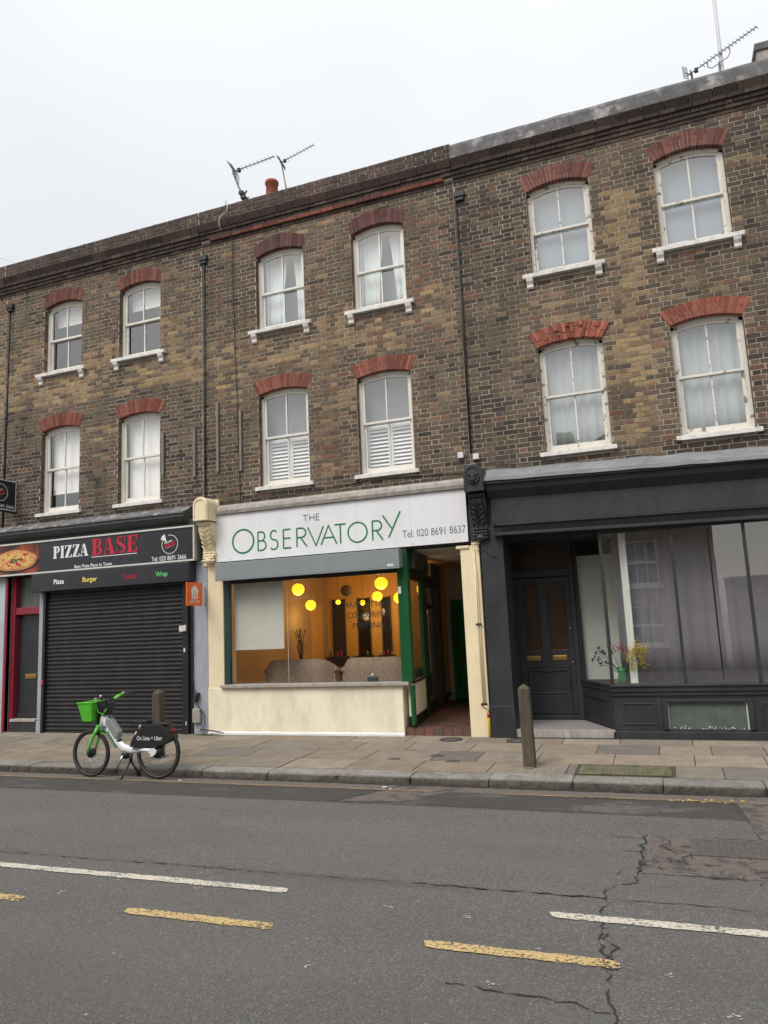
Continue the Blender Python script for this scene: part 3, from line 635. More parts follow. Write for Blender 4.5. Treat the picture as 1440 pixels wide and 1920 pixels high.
# ------------------------------------------------------------ sash windows
CRS=.0762
def make_window(house,xc,kind,style,splay,vcol,broken=False,seed=0,wid=.96):
    """kind 'up' or 'low'; style: material of the frame"""
    random.seed(100+seed)
    hw=wid/2
    if kind=='up': zs,sp,rise=7.13,8.515,.10
    elif kind=='low': zs,sp,rise=4.30,5.935,.075
    Rr=(hw*hw+rise*rise)/(2*rise)
    az=lambda x,o=0: sp+rise-Rr+math.sqrt(max(0,Rr*Rr-(x-xc)**2))+o
    fy=11.095
    b=MB(); t=.055
    zt=sp+.0
    b.box(xc-hw+.004,xc-hw+t,fy,fy+.10,zs,sp-.001); b.box(xc+hw-t,xc+hw-.004,fy,fy+.10,zs,sp-.001)
    b.box(xc-hw+t,xc+hw-t,fy+.006,fy+.10,zs-.001,zs+.045)
    n=14
    for i in range(n):
        xa=xc-hw+.004+(wid-.008)*i/n; xb=xc-hw+.004+(wid-.008)*(i+1)/n
        b.prism([(xa,az(xa,.02)),(xb,az(xb,.02)),(xb,az(xb,-.055)),(xa,az(xa,-.055))],(0,fy,0),(1,0,0),(0,0,1),(0,.1,0))
    wo=b.build('window',style,house)
    # sashes
    mid=(zs+sp+.02)/2+ (.02 if kind=='up' else .05)
    si=hw-t; g=.040
    def sash(yf,z0,z1,arched,brail):
        b=MB(); yb=yf+.035
        top=(lambda x:az(x,-.056)) if arched else (lambda x:z1)
        zz=sp-.045 if arched else z1
        b.box(xc-si,xc-si+g,yf,yb,z0,zz-.0005); b.box(xc+si-g,xc+si,yf,yb,z0,zz-.0005)
        b.box(xc-si+g,xc+si-g,yf+.001,yb-.001,z0,z0+brail)
        if arched:
            for i in range(12):
                xa=xc-si+2*si*i/12; xb=xc-si+2*si*(i+1)/12
                b.prism([(xa,az(xa,-.0565)),(xb,az(xb,-.0565)),(xb,az(xb,-.098)),(xa,az(xa,-.098))],(0,yf+.0005,0),(1,0,0),(0,0,1),(0,.034,0))
            ztop=sp+rise-.097
        else:
            b.box(xc-si+g,xc+si-g,yf+.001,yb-.001,z1-.035,z1-.0005); ztop=z1-.035
        b.box(xc-.011,xc+.011,yf+.002,yb-.002,z0+brail,ztop)
        s=b.build('sash',style,wo)
        gb=MB(); yg=yf+.02
        if arched:
            pts=[(xc-si+g-.01,z0+brail-.01),(xc+si-g+.01,z0+brail-.01)]+[(xc+(si-g+.01)*(1-2*i/10),az(xc+(si-g+.01)*(1-2*i/10),-.09)) for i in range(11)]
            gb.add([(p[0],yg,p[1]) for p in pts],[tuple(range(len(pts)))])
        else: gb.add([(xc-si+g-.01,yg,z0+brail-.01),(xc+si-g+.01,yg,z0+brail-.01),(xc+si-g+.01,yg,ztop+.01),(xc-si+g-.01,yg,ztop+.01)],[(0,1,2,3)])
        go=gb.build('pane','glass',wo,recalc=False)
    sash(fy+.018,mid-.018,sp,True,.036)
    sash(fy+.056,zs+.046,mid+.018,False,.075)
    # sill and brackets
    b=MB(); proj=.085 if kind=='up' else .06
    ext=.135 if kind=='up' else .07
    n=9; sx0,sx1=xc-hw-ext,xc+hw+ext
    for i in range(n):
        xa=sx0+(sx1-sx0)*i/n; xb=sx0+(sx1-sx0)*(i+1)/n
    b.prism([(11-proj,zs-.072),(11-proj,zs-.008),(fy+.02,zs+.012),(fy+.02,zs-.06)],(sx0,0,0),(0,1,0),(0,0,1),(sx1-sx0,0,0))
    b.build('sill','sill',wo,bevel=.004)
    if kind=='up':
        for s in(-1,1):
            b=MB(); bx=xc+s*(hw+ext-.10); z=zs-.074
            pr=[(10.915,z),(10.999,z),(10.999,z-.155),(10.978,z-.158),(10.957,z-.135),(10.957,z-.09),(10.925,z-.045)]
            b.prism(pr,(bx-.05,0,0),(0,1,0),(0,0,1),(.10,0,0)); b.build('sill_bracket','sill',wo,bevel=.004)
    # reveals
    nc=int((sp-zs)/CRS)+1
    for s in(-1,1):
        b=MB()
        for i in range(nc):
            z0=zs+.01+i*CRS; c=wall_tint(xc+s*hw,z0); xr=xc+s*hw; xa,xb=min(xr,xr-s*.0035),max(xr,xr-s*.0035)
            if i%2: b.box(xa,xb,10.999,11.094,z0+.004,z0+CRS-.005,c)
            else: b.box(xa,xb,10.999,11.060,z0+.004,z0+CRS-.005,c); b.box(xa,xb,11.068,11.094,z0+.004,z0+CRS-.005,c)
        b.build('reveal','brick',wo)
    # arch of rubbed bricks
    b=MB(); th=.225; nv=int(wid/.050) if splay<1.2 else int(wid/.056)
    fc=Vector((xc,sp-splay))
    inner=lambda t:(xc-hw-.0+wid*t, az(min(max(xc-hw+wid*t,xc-hw+1e-4),xc+hw-1e-4)))
    def outer(t):
        p=Vector(inner(t)); d=(p-fc).normalized(); d=d/ d.y if d.y>.2 else d
        ro=rise*1.25; # extrados height rises towards the crown
        h=th*.96+ (ro)*(1-((t-.5)*2)**2)*.35
        q=p+d*h; return (q.x,q.y)
    for i in range(nv):
        t0,t1=i/nv,(i+1)/nv; a,c=inner(t0),inner(t1); d,e=outer(t1),outer(t0)
        gp=.0040
        def sh(p,q,s): v=Vector(q)-Vector(p); return tuple(Vector(p)+v.normalized()*gp*s)
        A,C=sh(a,c,1),sh(c,a,1); D,E_=sh(d,e,1),sh(e,d,1)
        k=random.uniform(.72,1.28); base=lerp(vcol[0],vcol[1],random.random()); col=tuple(q*k for q in base)
        yf=10.991+random.uniform(-.002,.002)
        if broken: cuts=sorted(random.uniform(.15,.85) for _ in range(random.choice([1,2,2])))
        elif random.random()<.75: cuts=[random.choice([.33,.5,.67])]
        else: cuts=[]
        ts=[0]+cuts+[1]
        for u0,u1 in zip(ts[:-1],ts[1:]):
            m=lambda p,q,u:(p[0]+(q[0]-p[0])*u,p[1]+(q[1]-p[1])*u)
            P=[m(A,E_,u0+(.015 if u0 else 0)),m(C,D,u0+(.015 if u0 else 0)),m(C,D,u1),m(A,E_,u1)]
            y_=yf+(random.choice([-.022,-.009,.0,.002,-.015]) if broken else 0)
            k2=random.uniform(.9,1.1) if not broken else random.uniform(.7,1.35)
            if broken: P=[(p[0]+random.uniform(-.006,.006),p[1]+random.uniform(-.006,.006)) for p in P]
            b.prism(P,(0,y_,0),(1,0,0),(0,0,1),(0,fy-y_-.001,0),tuple(q*k2 for q in col))
    b.build('brick_arch','voussoir',wo)
    # mortar bed that the arch bricks sit in
    b=MB(); nn=20
    for i in range(nn):
        P=[inner(i/nn),inner((i+1)/nn),outer((i+1)/nn),outer(i/nn)]
        P=[(P[0][0],P[0][1]+.006),(P[1][0],P[1][1]+.006),(P[2][0],P[2][1]+.004),(P[3][0],P[3][1]+.004)]
        b.prism(P,(0,10.9972,0),(1,0,0),(0,0,1),(0,.09,0))
    for s in(-1,1): xa=xc+s*(hw-.006); xb=xc+s*(hw+.05); b.box(min(xa,xb),max(xa,xb),11.0016,11.0935,sp-.04,sp+.12)
    b.build('arch_mortar','mortar',wo)
    return wo
def curtain(x0,x1,z0,z1,y,m,label,cat='curtain',amp=.014,per=.11,n=60,hang=None,name='curtain',flare=0,group=None):
    b=MB(); vs=[];fs=[]; rows=[0,.25,.5,.75,1]; ph=random.uniform(0,6)
    for j,t in enumerate(rows):
        for i in range(n+1):
            u=i/n; x=x0+(x1-x0)*u; 
            if flare: x=x0+(x1-x0)*u*(1-flare*math.sin(t*PI*.5)) if flare>0 else x1-(x1-x0)*(1-u)*(1+flare*math.sin(t*PI*.5))
            yy=y+amp*math.sin(2*PI*x/per+ph+.6*math.sin(x*7))+amp*.5*noise.noise(Vector((x*9,t*2,ph)))
            vs.append((x,yy,z1+(z0-z1)*t))
    for j in range(len(rows)-1):
        for i in range(n): a=j*(n+1)+i; fs.append((a,a+1,a+n+2,a+n+1))
    b.add(vs,fs,None,True); o=b.build(name,m,recalc=False); sl=o.modifiers.new('thick','SOLIDIFY'); sl.thickness=.003
    return tag(o,label,cat,group)
def blind(x0,x1,z0,z1,y,m,label,name='roller_blind',roll=True):
    r=empty(name,((x0+x1)/2,y,z0),label,'blind')
    b=MB(); b.box(x0,x1,y,y+.003,z0,z1); b.build('cloth',m,r)
    b=MB(); b.box(x0,x1,y-.008,y+.012,z0-.022,z0-.001); b.build('bottom_bar',m,r)
    if roll: b=MB(); b.tube([(x0,y+.02,z1+.02),(x1,y+.02,z1+.02)],.022,10); b.build('roller',m,r)
    return r

# ------------------------------------------------------------ the terrace
REDV=((.25,.085,.058),(.175,.068,.052)); DKV=((.13,.055,.050),(.085,.045,.045)); MIDV=((.185,.074,.058),(.135,.058,.050)); BRT=((.31,.10,.066),(.24,.078,.056))
def terrace(x0,x1,label,wins,corn,seed,group='Victorian brick terraced houses'):
    random.seed(seed)
    h=empty('terraced_house',((x0+x1)/2,11.0,.1),label,'house',group)
    ops=[]
    for (xc,kind,*_) in wins:
        if kind=='up': ops.append((xc-.48,xc+.48,7.06,8.64))
        else: ops.append((xc-.48,xc+.48,4.23,6.03))
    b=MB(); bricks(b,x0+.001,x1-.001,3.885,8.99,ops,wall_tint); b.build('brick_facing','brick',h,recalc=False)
    b=MB(); backing(b,x0,x1,3.86,9.66,ops,11.0012,11.23); b.build('wall','mortar',h)
    # shell
    b=MB()
    b.box(x0,x0+.10,11.231,18.9,0,9.3); b.box(x1-.10,x1,11.231,18.9,0,9.3); b.box(x0,x1,18.901,19.1,0,9.3)
    b.build('party_wall','plaster',h)
    b=MB(); b.box(x0+.1,x1-.1,11.231,18.9,3.62,3.95); b.box(x0+.1,x1-.1,11.231,18.9,6.42,6.75); b.build('floor','plaster',h)
    b=MB(); b.box(x0+.1,x1-.1,11.231,18.9,9.05,9.3); b.build('roof','roof',h)
    # cornice and parapet
    def dk(x,z): k=random.uniform(.7,1.3); return tuple(q*k for q in lerp(DARK,PLUM,random.random()*.8+n2(x,z,2)*.3))
    def rd(x,z): k=random.uniform(.75,1.2); return tuple(q*k for q in lerp((.22,.075,.05),(.12,.055,.045),.5+n2(x,z,1.3)))
    def pr(x,z): k=random.uniform(.75,1.2); return tuple(q*k for q in lerp((.12,.085,.075),(.07,.06,.052),.5+n2(x,z,1.3)))
    def mo(x,z): k=random.uniform(.85,1.15); return tuple(q*k for q in lerp((.105,.07,.06),(.07,.055,.055),.5+n2(x,z,1.3)))
    b=MB()
    course(b,x0+.002,x1-.002,10.985,8.992,9.05,dk)
    if corn=='red':
        course(b,x0+.2,x1-.15,10.945,9.052,9.115,rd,L=.23); course(b,x0+.002,x1-.002,10.955,9.117,9.19,dk); course(b,x0+.002,x1-.002,10.93,9.192,9.25,dk)
        course(b,x0+.002,x1-.002,10.865,9.252,9.36,mo,L=.33,slope=.05)
    else:
        course(b,x0+.002,x1-.002,10.965,9.052,9.115,dk); course(b,x0+.002,x1-.002,10.945,9.117,9.185,dk); course(b,x0+.002,x1-.002,10.915,9.187,9.25,dk,L=.23)
        course(b,x0+.002,x1-.002,10.865,9.252,9.36,dk,L=.33,slope=.05)
    b.build('cornice','brick',h,recalc=False)
    if corn=='cement':
        b=MB(); n=60; vs=[]
        prof0=[(10.920,9.362),(10.918,9.59),(10.94,9.645),(11.20,9.66),(11.23,9.362)]
        m_=len(prof0)
        for i in range(n+1):
            x=x0+(x1-x0)*i/n
            for k,(y,z) in enumerate(prof0):
                q=noise.noise(Vector((x*3,k*7.1,2)))*.022 if k in(1,2,3) else (noise.noise(Vector((x*4,k,5)))*.012 if k==0 else 0)
                vs.append((x,y+q*.6,z+(q if k else 0)))
        fs=[(i*m_+k,(i+1)*m_+k,(i+1)*m_+(k+1)%m_,i*m_+(k+1)%m_) for i in range(n) for k in range(m_)]
        fs+=[tuple(range(m_)),tuple(n*m_+k for k in range(m_-1,-1,-1))]
        b.add(vs,fs); b.build('parapet','cement',h)
    else:
        b=MB(); bricks(b,x0+.001,x1-.001,9.362,9.667,[],pr,y=10.925)
        b.build('parapet','brick',h,recalc=False)
        b=MB(); b.box(x0,x1,10.93,11.22,9.363,9.663); b.build('parapet_core','mortar',h)
    return h
def W(h,xc,kind,style,splay,vcol,**k): return make_window(h,xc,kind,style,splay,vcol,**k)

wl=[(-10.75,'up'),(-8.88,'up'),(-10.75,'low'),(-8.88,'low')]
wm=[(-5.85,'up'),(-3.98,'up'),(-5.84,'low'),(-3.98,'low')]
wr=[(-.96,'up'),(.94,'up'),(-.97,'low'),(.93,'low')]
wn=[(-15.2,'up'),(-13.5,'up'),(-15.2,'low'),(-13.5,'low')]
we=[(3.6,'up'),(5.4,'up'),(3.6,'low'),(5.4,'low')]
H0=terrace(-17.1,-12.255,'brown brick house cut off at the far left edge, beyond the pizza shop',wn,'plain',1)
H1=terrace(-12.25,-7.48,'brick house with yellowish upper storey above the black pizza shop',wl,'plain',2)
H2=terrace(-7.475,-2.605,'middle brick house with red string course above the green and white salon',wm,'red',3)
H3=terrace(-2.60,2.25,'dark brick house with grey cement parapet above the charcoal shopfront',wr,'cement',4)
H4=terrace(2.255,7.1,'brick house at the far right edge, beyond the charcoal shopfront',we,'plain',5)
W(H0,-15.2,'up','white',1.9,DKV,seed=1); W(H0,-13.5,'up','white',1.9,DKV,seed=2); W(H0,-15.2,'low','white',.95,REDV,seed=3); W(H0,-13.5,'low','white',.95,REDV,seed=4)
W(H1,-10.75,'up','white',2.6,MIDV,seed=5); W(H1,-8.88,'up','white',2.6,MIDV,seed=6); W(H1,-10.75,'low','white',.95,REDV,seed=7); W(H1,-8.88,'low','white',.95,REDV,seed=8)
W(H2,-5.85,'up','white',2.6,DKV,seed=9); W(H2,-3.98,'up','white',2.6,DKV,seed=10); W(H2,-5.84,'low','white',.95,REDV,seed=11); W(H2,-3.98,'low','white',.95,REDV,seed=12)
W(H3,-.96,'up','white_old',.95,MIDV,seed=13); W(H3,.94,'up','white_old',.95,MIDV,seed=14); W(H3,-.97,'low','white_old',.80,BRT,seed=15,broken=True); W(H3,.93,'low','white_old',.80,BRT,seed=16)
W(H4,3.6,'up','white',.95,MIDV,seed=17); W(H4,5.4,'up','white',.95,MIDV,seed=18); W(H4,3.6,'low','white',.95,BRT,seed=19); W(H4,5.4,'low','white',.95,BRT,seed=20)

# blinds, curtains and shutters behind the sashes
random.seed(44)
blind(-11.16,-10.34,8.22,8.72,11.29,'blind','white blind pulled a little down in the upper left window above the pizza shop')
blind(-9.29,-8.47,8.20,8.72,11.29,'blind','white blind pulled a little down in the upper right window above the pizza shop')
blind(-11.16,-10.34,4.72,6.10,11.27,'blind','white roller blind drawn three quarters down, dark gap below, left window over the pizza sign')
blind(-9.31,-8.45,4.32,6.10,11.27,'blind','white roller blind drawn fully down in the window above the word BASE')
for xc,l in ((-5.85,'left'),(-3.98,'right')):
    curtain(xc-.44,xc+.02,7.16,8.64,11.30,'curtain','white curtain hanging at the left side of the %s top-floor window of the middle house'%l,per=.09,flare=.25,group='white curtains in the middle house')
    curtain(xc+.10,xc+.46,7.16,8.64,11.32,'curtain','white curtain hanging at the right side of the %s top-floor window of the middle house'%l,per=.09,flare=-.3,group='white curtains in the middle house')
    blind(xc-.46,xc+.46,7.12,8.68,11.62,'iceblind','pale blue blind behind the curtains of the %s top-floor window of the middle house'%l)
for xc,l in ((-.96,'left'),(.94,'right')):
    blind(xc-.46,xc+.46,7.12,8.68,11.25,'iceblind','flat pale blue-grey blind filling the %s top-floor window of the dark house'%l,roll=False)
curtain(-1.43,-.51,4.32,6.05,11.28,'net','pale net curtain behind the window under the crumbling red arch','net curtain',per=.16,name='net_curtain')
curtain(.47,1.39,4.32,6.05,11.28,'net','pale net curtain in the first-floor window at the right edge','net curtain',per=.16,name='net_curtain')
for xc,l in ((-5.84,'left'),(-3.98,'right')):
    blind(xc-.46,xc+.46,5.10,6.10,11.32,'greyblind','plain grey blind above the white shutters in the %s first-floor window of the middle house'%l)
    r=empty('louvred_shutter',(xc,11.26,4.30),'white louvred half shutters in the %s first-floor window of the middle house'%l,'shutter','white louvred shutters in the middle house')
    b=MB()
    for s in(-1,1):
        c=xc+s*.212; b.box(c-.208,c-.172,11.245,11.275,4.33,5.16); b.box(c+.172,c+.208,11.245,11.275,4.33,5.16)
        b.box(c-.172,c+.172,11.246,11.274,4.33,4.39); b.box(c-.172,c+.172,11.246,11.274,5.10,5.16)
    b.build('frame','shutterwhite',r)
    b=MB()
    for s in(-1,1):
        c=xc+s*.212
        for i in range(11):
            z=4.405+i*.0635; tilt=(.030 if (s<0 and l=='right') else .016)
            b.prism([(11.240,z),(11.246,z-.004),(11.282,z+.048-tilt*.4),(11.277,z+.053-tilt*.4)],(c-.171,0,0),(0,1,0),(0,0,1),(.342,0,0))
    b.build('louvres','shutterwhite',r)

# small things on the facade
def part_tube(name,h,pts,r,m='iron',n=8): b=MB(); b.tube(pts,r,n); return b.build(name,m,h)
part_tube('downpipe',H1,[(-12.16,10.98,8.75),(-12.16,10.98,4.1)],.014); part_tube('downpipe',H2,[(-7.41,10.97,8.7),(-7.41,10.97,4.15)],.013)
part_tube('downpipe',H3,[(-2.575,10.96,8.75),(-2.575,10.96,4.42)],.018); part_tube('downpipe',H3,[(2.12,10.93,9.0),(2.12,10.93,4.1)],.045)
for h,x in ((H1,-12.14),(H2,-7.42),(H3,-2.50),(H4,2.33)):
    b=MB(); b.box(x-.09,x+.09,10.93,10.995,8.70,8.80); b.box(x-.07,x+.07,10.945,10.995,8.64,8.699); b.build('corbel_block','iron',h,bevel=.01)
def cable(label,pts,r,m='iron',grp=None): b=MB(); b.tube(pts,r,6); return tag(b.build('cable',m),label,'cable',grp)
cable('thin black cable running down the middle house from the roof aerial',[(-6.84,10.86,9.70),(-6.86,10.84,9.37),(-6.83,10.93,9.2),(-6.80,10.92,9.05),(-6.79,10.975,8.9),(-6.80,10.975,8.0),(-6.76,10.975,6.4),(-6.74,10.975,5.9),(-6.70,10.975,4.1)],.007)
cable('pale cable drooping over the parapet beside the bent aerial',[(-6.80,10.85,9.62),(-6.83,10.85,9.48),(-6.98,10.845,9.40),(-6.99,10.845,9.27),(-6.98,10.90,9.16)],.008,'polegrey')
cable('thin black cable sagging along the lead flashing of the charcoal shopfront',[(-2.2,10.93,4.18),(-1.5,10.93,4.15),(-.8,10.94,4.22),(-.2,10.94,4.20),(.3,10.94,4.25),(.9,10.94,4.15),(1.5,10.94,4.22)],.006)
cable('thin black cable under the first-floor windows of the middle house',[(-7.3,10.98,4.10),(-6.2,10.98,4.12),(-5.2,10.98,4.14),(-4.2,10.98,4.20),(-3.4,10.98,4.17),(-2.7,10.98,4.13)],.006)
for x,z0,z1,h,l in ((-8.32,4.73,5.53,0,'grey timber batten fixed right of the window above the word BASE, leftmost of four'),(-7.64,4.62,5.52,0,'grey timber batten left of the party line above the cream corbel'),(-7.15,4.66,5.92,0,'longest grey timber batten right of the party line'),(-6.68,4.62,5.72,0,'grey timber batten nearest the left first-floor window of the middle house')):
    b=MB(); b.box(x-.024,x+.024,10.955,10.992,z0,z1); tag(b.build('timber_batten','batten',bevel=.004),l,'batten','timber battens on the brick wall')
for x,z,l in ((-2.74,4.40,'left white junction box above the lion bracket'),(-2.50,4.35,'right white junction box above the lion bracket')):
    b=MB(); b.box(x-.045,x+.045,10.93,10.992,z-.035,z+.055); tag(b.build('junction_box','plastic_white',bevel=.006),l,'junction box')
b=MB(); random.seed(2)
for i in range(7): b.sphere((-4.62+random.gauss(0,.03),10.995,6.36+random.gauss(0,.03)),random.uniform(.008,.02),8)
b.build('chipped_brick','cement',H2)

# ------------------------------------------------------------ chimney stacks, pots and aerials
def stack(x0,x1,y0,y1,z1,label,m='brick'):
    r=empty('chimney_stack',((x0+x1)/2,(y0+y1)/2,9.3),label,'chimney')
    b=MB()
    if m=='brick':
        b.box(x0+.02,x1-.02,y0+.02,y1-.02,9.301,z1-.15,(.10,.08,.06))
        z=9.31
        while z<z1-.2:
            x=x0
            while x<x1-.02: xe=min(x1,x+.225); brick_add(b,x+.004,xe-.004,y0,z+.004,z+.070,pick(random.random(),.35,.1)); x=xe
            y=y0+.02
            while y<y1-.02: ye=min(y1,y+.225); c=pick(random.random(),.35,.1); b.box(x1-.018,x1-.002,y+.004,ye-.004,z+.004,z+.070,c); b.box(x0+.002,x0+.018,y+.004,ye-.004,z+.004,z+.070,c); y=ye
            z+=.0762
    else: b.box(x0,x1,y0,y1,9.301,z1-.15)
    b.build('stack',m,r,recalc=(m!='brick'))
    b=MB(); b.box(x0-.03,x1+.03,y0-.03,y1+.03,z1-.149,z1-.06); b.box(x0-.02,x1+.02,y0-.02,y1+.02,z1-.059,z1); b.build('capping','cement',r,bevel=.01)
    return r
def pot(x,y,z0,z1,r0,label,rp):
    b=MB(); b.lathe([(r0*1.05,z0),(r0,z0+.1),(r0*.93,z1-.09),(r0*1.08,z1-.08),(r0*1.10,z1-.02),(r0*1.02,z1),(r0*.86,z1),(r0*.84,z0+.1)],(x,y,0),n=24); return b.build('chimney_pot','terracotta',rp)
r1=stack(-7.95,-7.05,13.6,14.6,11.45,'brick chimney stack between left and middle houses, its red pot showing over the parapet'); pot(-7.585,14.0,11.45,12.13,.145,'',r1)
r2=stack(2.46,2.80,13.5,14.4,11.80,'pale rendered chimney stack at the top right corner','stucco_grey')
def yagi(label,base,mast,a0,a1,n,el,grid=None,mr_=.018,el_dir=(0,.5,.85),clamp=True):
    r=empty('tv_aerial',base,label,'aerial')
    b=MB(); b.tube([base]+mast,mr_,8); b.build('mast','alu',r)
    A,B=Vector(a0),Vector(a1); b=MB(); b.tube([A,B],.011,6); b.build('boom','alu',r)
    b=MB(); d=Vector(el_dir).normalized()
    for i in range(n):
        t=.22+.77*i/(n-1); p=A.lerp(B,t); e=el*(1-.25*t); b.tube([p-d*e,p+d*e],.006,5)
    b.build('elements','alu',r)
    ax=(B-A).normalized(); b=MB(); q=A.lerp(B,.13); b.box(q.x-.03,q.x+.03,q.y-.03,q.y+.03,q.z-.045,q.z+.02); b.build('feed_box','iron',r)
    if grid:
        b=MB(); w=ax.cross(d).normalized()
        for s in(-1,1):
            e1=(-ax*.25+w*s*0+d*s*.9).normalized()
            for k in range(5):
                p=A+ax*.05+e1*(.05+k*grid/5); b.tube([p-w*.13,p+w*.13],.005,5)
            b.tube([A+ax*.05,A+ax*.05+e1*grid],.008,6)
        b.build('reflector','alu',r)
    return r
# bent aerial on the left, nearly over the parapet
yagi('bent aerial with a long boom and grid reflector, left of the red chimney pot',(-6.66,11.35,9.72),[(-6.76,11.35,10.02),(-6.88,11.35,10.30),(-6.97,11.35,10.56),(-6.99,11.35,10.66)],(-6.97,11.35,10.62),(-6.09,11.35,10.69),9,.10,grid=.28,el_dir=(-.45,.35,.8))
b=MB(); 
for z,x in((9.84,-6.70),(10.02,-6.76),(10.12,-6.80)): b.box(x-.045,x+.045,11.30,11.40,z-.03,z+.03)
b.tube([(-6.70,11.35,9.84),(-6.52,11.33,9.95)],.010,6); b.tube([(-6.78,11.35,10.0),(-6.68,11.33,10.14)],.016,6); b.tube([(-6.70,11.3,9.90),(-6.62,11.3,9.97)],.014,6)
tag(b.build('aerial_bracket','iron'),'rusty clamp brackets at the foot of the bent aerial','bracket')
yagi('straight aerial on an upright mast right of the red chimney pot',(-7.24,14.2,11.5),[(-7.43,14.2,12.70)],(-7.45,14.2,12.70),(-6.58,14.2,12.91),9,.12,grid=.17,el_dir=(-.45,.35,.8))
r=yagi('long horizontal aerial clamped to the tall grey mast at the top right',(1.76,13.02,10.4),[(1.78,13.02,11.30)],(1.26,13.0,11.19),(2.43,13.0,11.75),16,.075,grid=.12,el_dir=(-.5,.3,.8))
b=MB(); b.tube([(1.60,12.99,11.36),(1.60,12.99,11.24),(1.66,12.99,11.20),(1.93,12.99,11.33),(1.97,12.99,11.40),(1.97,12.99,11.53)],.009,6); b.build('boom_support','alu',r)
b=MB(); b.tube([(1.815,13.05,9.3),(1.825,13.05,11.0),(1.84,13.05,13.4)],.030,10); mo_=b.build('pole','polegrey',None)
tag(mo_,'tall pale grey mast rising out of the picture at the top right','mast'); mo_.name='roof_mast'
cable('thin stay wire beside the grey mast',[(1.765,12.98,9.4),(1.765,12.98,11.30)],.005,'polegrey')
for k,(a_,c_) in enumerate((((-17.0,14,9.9),(-13.2,13,10.6)),((-17.0,14,9.8),(-13.0,13,10.25)))):
    cable('%s thin overhead wire at the far left of the sky'%('upper','lower')[k],[(-30,22,16.5-k),(-17,14.5,12.75-k*.45),(-14.5,13.5,11.35-k*.2),(-14.2,13.2,10.5)],.008,'polegrey')

# ------------------------------------------------------------ helpers for the shopfronts
def bx(parent,name,m,*boxes,bevel=.004,shear=0,sx=0):
    b=MB()
    for q in boxes: b.box(*q)
    if shear: b.shear(shear,sx)
    return b.build(name,m,parent,bevel=bevel)
def panel(parent,name,m,x0,x1,z0,z1,y,d=.015,t=.03):
    b=MB(); b.box(x0,x1,y-d,y+.001,z0,z0+t); b.box(x0,x1,y-d,y+.001,z1-t,z1); b.box(x0,x0+t,y-d,y+.001,z0+t,z1-t); b.box(x1-t,x1,y-d,y+.001,z0+t,z1-t)
    return b.build(name,m,parent,bevel=.005)
def gl(parent,name,m,pts):
    b=MB(); b.add(pts,[tuple(range(len(pts)))]); return b.build(name,m,parent,recalc=False)
G0=.172
# ============================================================ LEFT: pizza shop (house H1) and its neighbour
bx(H0,'pilaster','palegrey',(-12.62,-11.90,10.93,11.4,.15,3.15),bevel=.01)
bx(H0,'shop_wall','palegrey',(-17.1,-12.621,10.99,11.2,.15,3.85),bevel=0)
sf=bx(H1,'shopfront','slate_green',(-12.24,-7.50,10.90,11.0,3.10,3.86),bevel=.01)
b=MB(); b.profile([(10.74,3.90),(10.74,3.965),(10.88,4.02),(11.0,4.10),(11.0,3.86),(10.86,3.80),(10.80,3.84)],-12.24,-7.72); b.build('cornice_moulding','slate_green',sf)
b=MB(); n=50; vs=[];fs=[]
for i in range(n+1):
    x=-12.24+4.52*i/n; q=.010*noise.noise(Vector((x*4,0,1)))
    vs+=[(x,10.715,3.955+q),(x,10.72,3.985+q),(x,10.86,4.035+q),(x,11.0,4.12+q),(x,11.0,4.08),(x,10.86,4.02)]
for i in range(n):
    for k in range(6): fs.append((i*6+k,(i+1)*6+k,(i+1)*6+(k+1)%6,i*6+(k+1)%6))
fs+=[(0,1,2,3,4,5),tuple(n*6+k for k in (5,4,3,2,1,0))]
b.add(vs,fs); b.build('lead_flashing','cement',sf)
b=MB(); b.profile([(10.68,3.96),(10.68,4.0),(11.0,4.13),(11.0,3.95)],-17.1,-12.26); b.build('cornice_moulding','slate_green',H0)
bx(H0,'fascia_board','slate_green',(-17.1,-12.26,10.86,10.985,3.15,3.94))
# door and surround
d=bx(H1,'front_door','doorblack',(-11.80,-11.17,11.13,11.17,.41,2.36))
bx(d,'weather_bar','doorblack',(-11.79,-11.18,11.105,11.129,.43,.50))
bx(d,'letter_plate','brass',(-11.60,-11.32,11.112,11.129,1.145,1.235),bevel=.006)
bx(d,'letter_flap','brass',(-11.555,-11.345,11.106,11.1115,1.165,1.215),bevel=.003)
b=MB(); b.torus((-11.49,11.125,2.02),.045,.005,(0,1,0),24,6); b.build('house_number','plaster_dark',d)
bx(H1,'door_frame','red',(-11.899,-11.80,11.02,11.19,.172,3.10),(-11.169,-11.125,11.02,11.19,.42,3.10),(-11.799,-11.17,11.03,11.19,2.365,2.50),bevel=.008)
bx(H1,'door_frame','red',(-11.965,-11.90,10.92,11.02,.16,3.14),bevel=.008)
bx(H1,'door_step','anthracite',(-11.80,-11.125,10.97,11.2,.15,.36),bevel=.01); bx(H1,'threshold','stucco_grey',(-11.80,-11.17,10.955,11.15,.361,.41),bevel=.008)
gl(H1,'fanlight','moss_glass',[(-11.80,11.14,2.5),(-11.17,11.14,2.5),(-11.17,11.14,3.1),(-11.80,11.14,3.1)])
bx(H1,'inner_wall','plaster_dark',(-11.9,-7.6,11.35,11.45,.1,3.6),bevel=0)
bx(H1,'pilaster','bluegrey',(-11.124,-10.99,10.95,11.2,.38,3.10),(-11.12,-10.985,10.93,11.2,.15,.379),bevel=.008)
bx(H1,'pilaster','bluegrey',(-7.665,-7.37,10.955,11.35,.15,3.05),(-7.68,-7.375,10.94,11.3,3.051,3.12),bevel=.012)
